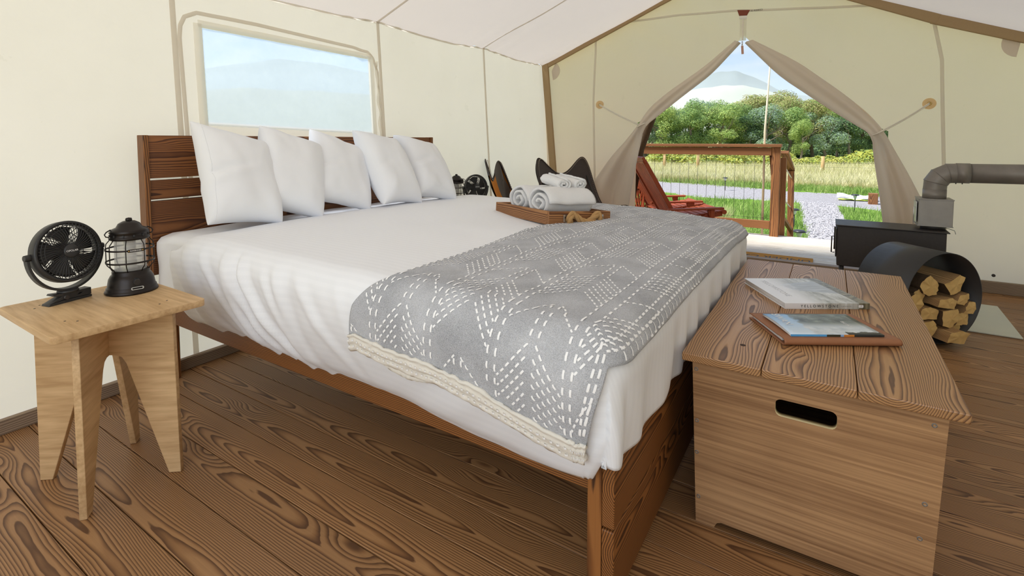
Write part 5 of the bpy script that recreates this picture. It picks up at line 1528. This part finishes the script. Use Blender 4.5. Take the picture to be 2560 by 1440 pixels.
# ---------------------------------------------------------------- ground outside
def mk_ground():
    m, N, b, out = mat('ground_field'); nt = m.node_tree
    p = nt.nodes.new('ShaderNodeNewGeometry').outputs['Position']; x, y, z = N.sep(p); x = N.math('DIVIDE', x, K); y = N.math('DIVIDE', y, K)
    wob = N.math('MULTIPLY', N.math('SUBTRACT', N.noise(p, 0.35, 3.0), 0.5), 3.0)
    wob2 = N.math('MULTIPLY', N.math('SUBTRACT', N.noise(p, 2.2, 3.0), 0.5), 0.9)
    yy = N.math('ADD', N.math('ADD', y, wob), wob2)
    n = N.noise(p, 3.0, 5.0, 0.7); nf = N.noise(p, 30.0, 4.0, 0.7)
    grass = N.ramp(N.math('MULTIPLY_ADD', nf, 0.5, N.math('MULTIPLY', n, 0.5)), [(0.32, lin(70, 96, 36)), (0.55, lin(120, 152, 60)), (0.72, lin(168, 178, 96))])
    dry = N.ramp(N.math('MULTIPLY_ADD', nf, 0.5, N.math('MULTIPLY', n, 0.5)), [(0.3, lin(150, 146, 86)), (0.6, lin(196, 188, 128)), (0.8, lin(216, 208, 158))])
    grav = N.ramp(nf, [(0.3, lin(120, 114, 112)), (0.55, lin(168, 162, 160)), (0.75, lin(208, 204, 202))])
    fx = N.math('ADD', x, N.math('MULTIPLY', wob2, 0.5))
    road = N.math('MULTIPLY', N.math('GREATER_THAN', yy, N.math('MULTIPLY_ADD', x, -0.3, 18.6)), N.math('LESS_THAN', yy, N.math('MULTIPLY_ADD', x, -0.3, 23.6)))
    # footpath from the steps to the track, widening towards it
    cx = N.math('MULTIPLY_ADD', N.math('SUBTRACT', y, 12.8), -0.053, 0.04)
    hw = N.math('MULTIPLY_ADD', N.math('SUBTRACT', y, 12.8), 0.014, 0.42)
    path = N.math('MULTIPLY', N.math('LESS_THAN', N.math('ABSOLUTE', N.math('SUBTRACT', fx, cx)), hw), N.math('LESS_THAN', y, 21.0))
    side = N.math('GREATER_THAN', N.math('ABSOLUTE', N.math('ADD', fx, 1.0)), N.math('MULTIPLY_ADD', y, 0.9, 0.0))
    far = N.math('GREATER_THAN', yy, N.math('MULTIPLY_ADD', x, -0.3, 24.6))
    c = N.mix(N.math('MAXIMUM', far, side), grass, dry)
    c = N.mix(N.math('MAXIMUM', road, path), c, grav)
    N.put(b.inputs['Base Color'], c); b.inputs['Roughness'].default_value = 1.0
    b.inputs['Specular IOR Level'].default_value = 0.05
    N.put(b.inputs['Normal'], N.bump(nf, 0.6, 0.05))
    return m
g = MB()
def gfn(a, b):
    x = lerp(-1.0, 1.0, a); y = lerp(-1.0, 1.0, b)
    X = math.copysign(abs(x) ** 3, x) * 3500; Y = math.copysign(abs(y) ** 3, y) * 3500
    return Vector((X, Y, GZ + 0.03 * nz(X * 0.4, Y * 0.4) * (abs(X) < 60) * (abs(Y) < 60)))
ground = struct(MB().grid(gfn, 81, 81).build('ground', mk_ground(), None, recalc=False))
def blades(name, label, mats, n, place, h0, h1, wd, lean, cat):
    mb = MB()
    for i in range(n):
        x, y, s = place(); x *= K; y *= K; s *= K
        h = rnd.uniform(h0, h1) * s; a = rnd.uniform(0, 2 * PI); l = rnd.uniform(0.1, 1) * lean * h
        w_ = wd * rnd.uniform(0.6, 1.3); ca, sa = math.cos(a) * w_, math.sin(a) * w_
        b_ = rnd.uniform(0, 2 * PI); lx, ly = math.cos(b_) * l, math.sin(b_) * l
        z = GZ
        mb.add([(x - ca, y - sa, z), (x + ca, y + sa, z), (x + lx * .4 + ca * .7, y + ly * .4 + sa * .7, z + h * .6), (x + lx * .4 - ca * .7, y + ly * .4 - sa * .7, z + h * .6), (x + lx, y + ly, z + h)],
               [(0, 1, 2, 3), (3, 2, 4)], False, rnd.randrange(len(mats)))
    o = mb.build(name, mats, None, recalc=False); return tag(o, label, cat, None, 'stuff')
def leafmat(name, c1, c2, tr=0.35):
    m, N, b, out = mat(name); nt = m.node_tree
    p = nt.nodes.new('ShaderNodeNewGeometry').outputs['Position']
    f = N.noise(p, 0.9, 3.0); c = N.mix(N.ramp(f, [(0.3, 0.0), (0.7, 1.0)]), c1, c2)
    N.put(b.inputs['Base Color'], c); b.inputs['Roughness'].default_value = 0.75; b.inputs['Specular IOR Level'].default_value = 0.15
    t = N.n('ShaderNodeBsdfTranslucent', {'Color': c})
    mx = N.n('ShaderNodeMixShader', {0: tr, 1: b.outputs[0], 2: t.outputs[0]})
    nt.links.new(mx.outputs[0], out.inputs[0]); return m
G1 = leafmat('grass_green', lin(116, 148, 66), lin(160, 184, 100)); G2 = leafmat('grass_lime', lin(146, 172, 86), lin(186, 200, 118))
G3 = leafmat('grass_straw', lin(212, 202, 150), lin(238, 230, 190)); G4 = leafmat('grass_olive', lin(176, 178, 112), lin(214, 210, 150))
def in_path(x, y): return abs(x - (0.04 - (y - 12.8) * 0.053)) < 0.44 + (y - 12.8) * 0.014
def pl_near():
    while True:
        y = 8.1 + 10.6 * rnd.random() ** 1.4; x = rnd.uniform(-1, 1) * (2.5 + (y - 6) * 0.5) - 0.22 * (y - 6) - 0.4
        if not in_path(x, y) and y < 18.3 - 0.3 * x and not (x < -0.3 and y < 8.5 and rnd.random() < .6): return x, y, 1.0
blades('green_grass', 'short green grass growing beside the gravel path and below the deck', [G1, G2, G1], 34000, pl_near, 0.10, 0.26, 0.008, 0.8, 'grass')
def pl_far():
    y = 25.0 + 24.0 * rnd.random() ** 1.5; x = rnd.uniform(-1, 1) * (4 + (y - 20) * 0.45) - 0.19 * y - 0.3 * 0
    return x, y + (-0.3 * x) * 0.4, 1.0
blades('meadow_grass', 'tall dry straw-coloured meadow grass beyond the gravel track', [G3, G3, G4], 70000, pl_far, 0.22, 0.60, 0.011, 0.7, 'grass')
def pl_edge():
    x = rnd.uniform(-12, 6); y = 24.4 - 0.3 * x + rnd.gauss(0, 0.5); return x, y, 1.0
blades('verge_grass', 'strip of fresh green grass along the far edge of the gravel track', [G1, G2], 12000, pl_edge, 0.12, 0.34, 0.010, 0.8, 'grass')
def stones():
    mb = MB()
    for i in range(7000):
        y = 8.3 + 11.5 * rnd.random() ** 1.3; x = 0.04 - (y - 12.8) * 0.053 + rnd.uniform(-1, 1) * (0.46 + (y - 12.8) * 0.014)
        r = rnd.uniform(0.012, 0.028); x *= K; y *= K; a = rnd.uniform(0, 6.28)
        vs = [Vector((math.cos(a + t) * r * rnd.uniform(.7, 1.2), math.sin(a + t) * r * rnd.uniform(.7, 1.2), 0)) for t in (0, 2.1, 4.2)] + [Vector((rnd.uniform(-.4, .4) * r, rnd.uniform(-.4, .4) * r, r * rnd.uniform(.5, .9)))]
        mb.add([v + Vector((x, y, GZ + 0.012)) for v in vs], [(0, 1, 3), (1, 2, 3), (2, 0, 3)])
    o = mb.build('gravel', M_gravel, None, recalc=False)
    return tag(o, 'loose grey gravel covering the footpath outside the tent', 'gravel', None, 'stuff')
M_gravel = plain('gravel_stone', lin(176, 170, 168), 0.9, 0, 0.3, 9, 0.2)
stones()
# solar path lights
M_amber = plain('clear_lens', (0.72, 0.72, 0.68, 1), 0.25, 0, 0.03, 30)
def path_light(x, y, label):
    t = thing('path_light', label, 'path light', (x, y, GZ), 0, 'solar path lights'); t.scale = (1, 1, 1.12)
    MB().cyl((0, 0, -0.02), (0, 0, 0.30), 0.012, n=10).build('stake', M_black, t)
    MB().lathe([(0, 0.30), (0.022, 0.30), (0.045, 0.37), (0.046, 0.375), (0, 0.375)], n=20).build('lens', M_amber, t)
    MB().lathe([(0, 0.372), (0.085, 0.372), (0.088, 0.380), (0.060, 0.398), (0, 0.402)], n=24).build('solar_cap', M_black, t)
    return t
path_light(-0.345, 8.20, 'black-capped solar path light nearest the deck, left of the gravel path')
path_light(-0.545, 10.75, 'second black-capped solar path light along the left edge of the gravel path')
path_light(-3.05, 18.6, 'small solar path light beyond the gravel track, seen through the railing wires')
path_light(0.52, 14.4, 'solar path light half hidden in grass right of the gravel path')
path_light(1.22, 16.9, 'solar path light just behind the short wooden post stub')
sb = thing('post_stub', 'short brown wooden post stub beside the gravel track', 'post', (1.00, 16.6, GZ))
board('block', M_rail, sb, (0, 0, -0.05), (0, 0, 0.30), 0.21, 0.21, (0, 1, 0), 0.01)
pk = thing('plastic_sheet', 'crumpled white and lime plastic packaging lying on the gravel track', 'packaging', (0.66, 17.4, GZ)); pk.scale = (K, K, K)
MB().grid(lambda a, b: Vector((1.15 * (a - .5), 0.5 * (b - .5), 0.10 + 0.09 * nz(a * 3, b * 3) + 0.10 * (1 - abs(2 * b - 1)))), 20, 12).build('white_sheet', M_white, pk, solid=0.01, recalc=False)
MB().grid(lambda a, b: Vector((0.9 * (a - .6), 0.3 * (b - 1.0), 0.05 + 0.04 * nz(a * 4, b * 3, 4))), 14, 8).build('lime_wrapper', plain('lime_plastic', lin(200, 226, 90), .5), pk, solid=0.01, recalc=False)
tf = MB()
for i in range(260):
    a = rnd.uniform(0, 6.28); h = rnd.uniform(.2, .42); r = rnd.uniform(.0, .16); l = rnd.uniform(.05, .28)
    x, y = r * math.cos(a), r * math.sin(a)
    tf.add([(x - .008, y, 0), (x + .008, y, 0), (x + l * math.cos(a), y + l * math.sin(a), h)], [(0, 1, 2)])
o = tf.build('grass_tuft', G4, None, (-1.92, 11.1, GZ), recalc=False); tag(o, 'dry brownish grass tuft standing in the green grass beyond the railing', 'grass')
# wire fence
fz = thing('wire_fence', 'wire field fence on pale wooden posts at the far edge of the meadow', 'fence', (-4.0 * K, 36.0 * K, GZ)); fz.scale = (K, K, K)
FLc = Vector((-4.0, 36.0, 0))
def fpt(x): return Vector((x, 36.2 + (x + 4) * 0.10, 0))
for x in (-15.5, -13.3, -9.85, -7.65, -0.40, 6.4):
    MB().tube([(0, 0, -0.2), (0, 0, 1.12)], [0.105, 0.095], 12).build('fence_post', M_post, fz, fpt(x) - FLc)
for z in (0.45, 0.72, 0.98):
    MB().tube([fpt(-18) + Vector((0, 0, z)) - FLc, fpt(-4) + Vector((0, 0, z)) - FLc, fpt(9) + Vector((0, 0, z)) - FLc], 0.006, 5).build('fence_wire', M_wire, fz)
# ---------------------------------------------------------------- trees
def crown_mesh(name, mats, blobs, n, size, seed):
    g = random.Random(seed); mb = MB(); tot = sum(b[3] ** 2 for b in blobs)
    for (bx, by, bz, br) in blobs:
        k = int(n * br ** 2 / tot)
        for i in range(k):
            th = g.uniform(0, 2 * PI); cz = g.uniform(-0.75, 1); sr = math.sqrt(1 - cz * cz)
            rr = br * (g.random() ** 0.28) * (1 + 0.22 * nz(math.cos(th) * 2 + seed, math.sin(th) * 2, cz * 2))
            c = Vector((bx + rr * sr * math.cos(th), by + rr * sr * math.sin(th), bz + rr * cz * 0.85))
            nrm = Vector((sr * math.cos(th), sr * math.sin(th), cz)) + Vector((g.uniform(-.7, .7), g.uniform(-.7, .7), g.uniform(-.4, .9)))
            nrm.normalize(); u = nrm.orthogonal().normalized(); v = nrm.cross(u)
            a = g.uniform(0, 2 * PI); u, v = u * math.cos(a) + v * math.sin(a), v * math.cos(a) - u * math.sin(a)
            s = size * g.uniform(0.5, 1.25)
            mb.add([c - u * s, c - v * s * .6 + nrm * s * .1, c + u * s, c + v * s * .6 + nrm * s * .1], [(0, 1, 2, 3)], False, 0 if g.random() < 0.72 else 1)
    me = bpy.data.meshes.new(name); me.from_pydata([tuple(v) for v in mb.v], [], mb.f)
    for q_ in mats: me.materials.append(q_)
    me.polygons.foreach_set('material_index', mb.mi); me.update(); return me
T_greens = [leafmat('leaf_green', lin(116, 146, 84), lin(158, 182, 112)), leafmat('leaf_lime', lin(150, 174, 92), lin(192, 204, 124)),
            leafmat('leaf_dark', lin(84, 110, 80), lin(112, 136, 98)), leafmat('leaf_olive', lin(150, 150, 98), lin(188, 178, 120)),
            leafmat('leaf_sage', lin(146, 168, 142), lin(178, 194, 164)), leafmat('leaf_yellow', lin(170, 176, 74), lin(206, 200, 108))]
M_trunk = plain('tree_bark', lin(128, 116, 100), 0.95, 0, 0.25, 6, 0.5)
def tree_proto(kind, seed):
    g = random.Random(seed)
    mats = {'broad': [T_greens[0], T_greens[1]], 'lime': [T_greens[1], T_greens[0]], 'dark': [T_greens[2], T_greens[0]], 'olive': [T_greens[3], T_greens[1]], 'sage': [T_greens[4], T_greens[0]]}[kind]
    blobs = [(0, 0, 4.4, 1.35)]
    for i in range(11):
        a = g.uniform(0, 2 * PI); r = g.uniform(0.5, 1.75); z = g.uniform(1.6, 5.4)
        blobs.append((r * math.cos(a), r * math.sin(a), z, g.uniform(0.55, 1.05)))
    me = crown_mesh('foliage', mats, blobs, 9500, 0.078, seed)
    tr = MB()
    def limb(a, b, r0, r1, d):
        pts = []; 
        for i in range(6):
            t = i / 5; p = a.lerp(b, t) + Vector((g.uniform(-1, 1), g.uniform(-1, 1), 0)) * 0.10 * math.sin(PI * t)
            pts.append(p)
        tr.tube(pts, [lerp(r0, r1, i / 5) for i in range(6)], 7)
        if d:
            for k in range(3):
                s = pts[3 + k % 3]; limb(s, s + Vector((g.uniform(-1.3, 1.3), g.uniform(-1.3, 1.3), g.uniform(.7, 1.6))), r1 * 0.75, r1 * 0.25, d - 1)
    limb(Vector((0, 0, -0.1)), Vector((g.uniform(-.4, .4), g.uniform(-.3, .3), 3.2)), 0.17, 0.10, 2)
    return me, tr
def place_tree(proto, x, y, s, rz, label, sq=1.0):
    x *= K; y *= K; s *= K
    t = thing('tree', label, 'tree', (x, y, GZ), rz, 'trees beyond the meadow'); t.scale = (s * sq, s * sq, s)
    o = bpy.data.objects.new('foliage', proto[0]); COL.objects.link(o); o.parent = t
    if proto[2] is None:
        b_ = proto[1].build('trunk', M_trunk, t); proto[2] = b_.data
    else:
        b_ = bpy.data.objects.new('trunk', proto[2]); COL.objects.link(b_); b_.parent = t
    return t
KINDS = ['broad', 'lime', 'dark', 'olive', 'sage']
PROT = {k: [list(tree_proto(k, 11 + i * 7 + j)) + [None] for j in range(2)] for i, k in enumerate(KINDS)}
DESC = {'broad': 'mid green broad-leaved tree', 'lime': 'bright yellow-green bushy tree', 'dark': 'dark green dense tree', 'olive': 'olive-brown autumn tree', 'sage': 'pale sage-green airy tree'}
# (pixel column in the photo gave the bearing; distance and height are real)
def bearing(px, dist):
    d = _F + _R * ((px - CX) / F_PX); return d * dist
FRONT = [(1612, 52, 'sage', .92), (1655, 50, 'lime', .98), (1690, 53, 'dark', .85), (1722, 49, 'broad', .96), (1762, 51, 'broad', 1.05), (1800, 50, 'lime', .98), (1838, 54, 'broad', 1.12), (1876, 51, 'dark', .86),
         (1915, 50, 'sage', 1.00), (1945, 53, 'olive', 1.12), (1975, 51, 'broad', .96), (2003, 48, 'lime', .72), (2032, 52, 'olive', 1.06), (2065, 50, 'sage', .84), (2092, 53, 'lime', .96), (2122, 50, 'dark', .80), (2150, 52, 'broad', .86), (2185, 50, 'dark', .82), (2220, 51, 'broad', .9), (2260, 52, 'lime', .9), (1570, 51, 'broad', .95), (1530, 52, 'dark', .95)]
BACK = [(1630, 60, 'dark', 1.06), (1672, 61, 'broad', 1.10), (1712, 60, 'dark', 1.00), (1750, 62, 'sage', 1.26), (1790, 63, 'broad', 1.30), (1825, 61, 'sage', 1.15), (1862, 60, 'olive', 1.25), (1900, 62, 'olive', 1.30), (1935, 62, 'olive', 1.38), (1968, 61, 'olive', 1.30), (1995, 62, 'lime', 1.26), (2020, 62, 'dark', 1.28), (2055, 61, 'broad', 1.18), (2085, 61, 'dark', 1.12), (2115, 62, 'sage', 1.08), (2150, 61, 'broad', 1.02), (2195, 61, 'dark', .98), (2240, 62, 'broad', 1.0), (1590, 61, 'sage', 1.0)]
ORD = ['first', 'second', 'third', 'fourth', 'fifth', 'sixth', 'seventh', 'eighth', 'ninth']
for row, name in ((FRONT, 'front row'), (BACK, 'taller back row')):
    cnt = {}; seen = sorted(row)
    tot = {k: sum(1 for r in row if r[2] == k) for k in KINDS}
    for (px, dist, kd, s) in seen:
        k = cnt.get(kd, 0); cnt[kd] = k + 1
        p = bearing(px, dist)
        lab = ('' if tot[kd] == 1 else '%s ' % ORD[k]) + DESC[kd] + ('' if tot[kd] == 1 else ' from the left') + ' in the ' + name
        place_tree(PROT[kd][k % 2], p.x, p.y, s, rnd.uniform(0, 6.28), lab, rnd.uniform(0.95, 1.2))
# scrub along the fence
sm = crown_mesh('leaves', [T_greens[5], T_greens[1]], [(0, 0, .35, .45), (.4, .1, .28, .35), (-.4, 0, .3, .38), (.1, -.2, .5, .3)], 900, 0.07, 77)
st_ = MB()
for i in range(7):
    a = i * 0.9; st_.tube([(0, 0, -0.05), (0.25 * math.cos(a), 0.25 * math.sin(a), 0.6)], [0.012, 0.005], 5)
stm = None
SH = [1640, 1672, 1700, 1730, 1765, 1792, 1820, 1850, 1880, 1910, 1950, 1985, 2015, 2040, 2075, 2110, 2140, 2170]
POSN = ['%s yellow-green shrub from the left along the field fence' % w_ for w_ in ('first', 'second', 'third', 'fourth', 'fifth', 'sixth', 'seventh', 'eighth', 'ninth', 'tenth', 'eleventh', 'twelfth', 'thirteenth', 'fourteenth', 'fifteenth', 'sixteenth', 'seventeenth', 'eighteenth')]
for px, lab in zip(SH, POSN):
    p = bearing(px + rnd.uniform(-8, 8), rnd.uniform(38.5, 43)); t = thing('shrub', lab, 'shrub', (p.x * K, p.y * K, GZ), rnd.uniform(0, 6), 'shrubs along the field fence')
    s = rnd.uniform(0.8, 1.55); t.scale = (s * 1.3, s * 1.3, s)
    o = bpy.data.objects.new('leaves', sm); COL.objects.link(o); o.parent = t
    if stm is None: b_ = st_.build('stems', M_trunk, t); stm = b_.data
    else: b_ = bpy.data.objects.new('stems', stm); COL.objects.link(b_); b_.parent = t
UND = [1625, 1668, 1705, 1745, 1785, 1822, 1858, 1896, 1935, 1972, 2010, 2048, 2088, 2126, 2165, 2205]
ORD2 = ['first', 'second', 'third', 'fourth', 'fifth', 'sixth', 'seventh', 'eighth', 'ninth', 'tenth', 'eleventh', 'twelfth', 'thirteenth', 'fourteenth', 'fifteenth', 'sixteenth']
um = crown_mesh('leaves', [T_greens[2], T_greens[0]], [(0, 0, .55, .7), (.6, .1, .45, .55), (-.6, 0, .5, .6), (.1, -.2, .9, .5)], 1500, 0.085, 78)
for px, w_ in zip(UND, ORD2):
    p = bearing(px, rnd.uniform(54, 57)); t = thing('shrub', w_ + ' dark green bush from the left under the trees', 'shrub', (p.x * K, p.y * K, GZ), rnd.uniform(0, 6), 'bushes under the trees')
    s = rnd.uniform(1.0, 1.5); t.scale = (s * 1.2, s * 1.2, s)
    o = bpy.data.objects.new('leaves', um); COL.objects.link(o); o.parent = t
    b_ = bpy.data.objects.new('stems', stm); COL.objects.link(b_); b_.parent = t
# ---------------------------------------------------------------- mountains and haze
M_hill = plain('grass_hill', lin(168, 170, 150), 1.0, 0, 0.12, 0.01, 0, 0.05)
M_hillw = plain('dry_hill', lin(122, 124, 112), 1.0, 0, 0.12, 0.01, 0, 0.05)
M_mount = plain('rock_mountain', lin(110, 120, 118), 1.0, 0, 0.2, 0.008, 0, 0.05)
def hill(name, label, pts, dist, depth, m, seed, base=GZ):
    """ridge given by (bearing pixel, pixel row of its crest) at a distance"""
    def fn(a, b):
        px = lerp(pts[0][0], pts[-1][0], a); row = pline(pts, px)
        p = bearing(px, dist); h = 1.1 + (351 - row) / F_PX * dist
        q = (b - 0.5) * 2
        prof_ = (1 - q * q) ** 1.2
        r = 1 + q * depth / dist
        z = base - 5 + (h - base + 5) * prof_ * (1 + 0.05 * nz(a * 9, b * 5, seed)) + h * 0.03 * nz(a * 25, b * 9, seed) * prof_
        return Vector((p.x * r, p.y * r, z))
    o = MB().grid(fn, 90, 24).build(name, m, None, recalc=False); return tag(o, label, 'mountain')
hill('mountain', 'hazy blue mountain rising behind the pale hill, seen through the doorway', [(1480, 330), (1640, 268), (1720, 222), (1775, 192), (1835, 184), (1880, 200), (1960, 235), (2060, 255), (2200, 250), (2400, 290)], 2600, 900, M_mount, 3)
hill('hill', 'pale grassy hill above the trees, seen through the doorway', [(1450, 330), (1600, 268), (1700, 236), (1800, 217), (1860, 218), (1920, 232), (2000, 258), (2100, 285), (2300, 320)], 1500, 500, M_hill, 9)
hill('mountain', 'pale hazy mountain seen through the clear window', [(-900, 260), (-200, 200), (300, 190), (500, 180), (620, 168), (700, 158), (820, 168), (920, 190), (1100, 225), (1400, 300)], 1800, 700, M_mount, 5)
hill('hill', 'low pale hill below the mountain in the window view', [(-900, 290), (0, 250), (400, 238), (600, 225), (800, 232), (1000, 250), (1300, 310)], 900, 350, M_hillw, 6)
def haze(name, label, c, d, dens):
    m = bpy.data.materials.new(name); m.use_nodes = True; nt = m.node_tree
    nt.nodes.remove(nt.nodes['Principled BSDF'])
    v = nt.nodes.new('ShaderNodeVolumeScatter'); v.inputs['Color'].default_value = (0.86, 0.93, 1.0, 1); v.inputs['Density'].default_value = dens
    v.inputs['Anisotropy'].default_value = 0.0
    nt.links.new(v.outputs[0], nt.nodes['Material Output'].inputs['Volume'])
    o = MB().box(c, d).build(name, m); tag(o, label, 'haze', None, 'stuff'); return o
haze('haze', 'pale blue haze in front of the mountains beyond the trees', (0, 1040, 85), (5000, 1900, 190), 0.00035)
haze('haze', 'pale blue haze in front of the mountain seen through the window', (-1290, -500, 85), (2400, 1100, 190), 0.0005)
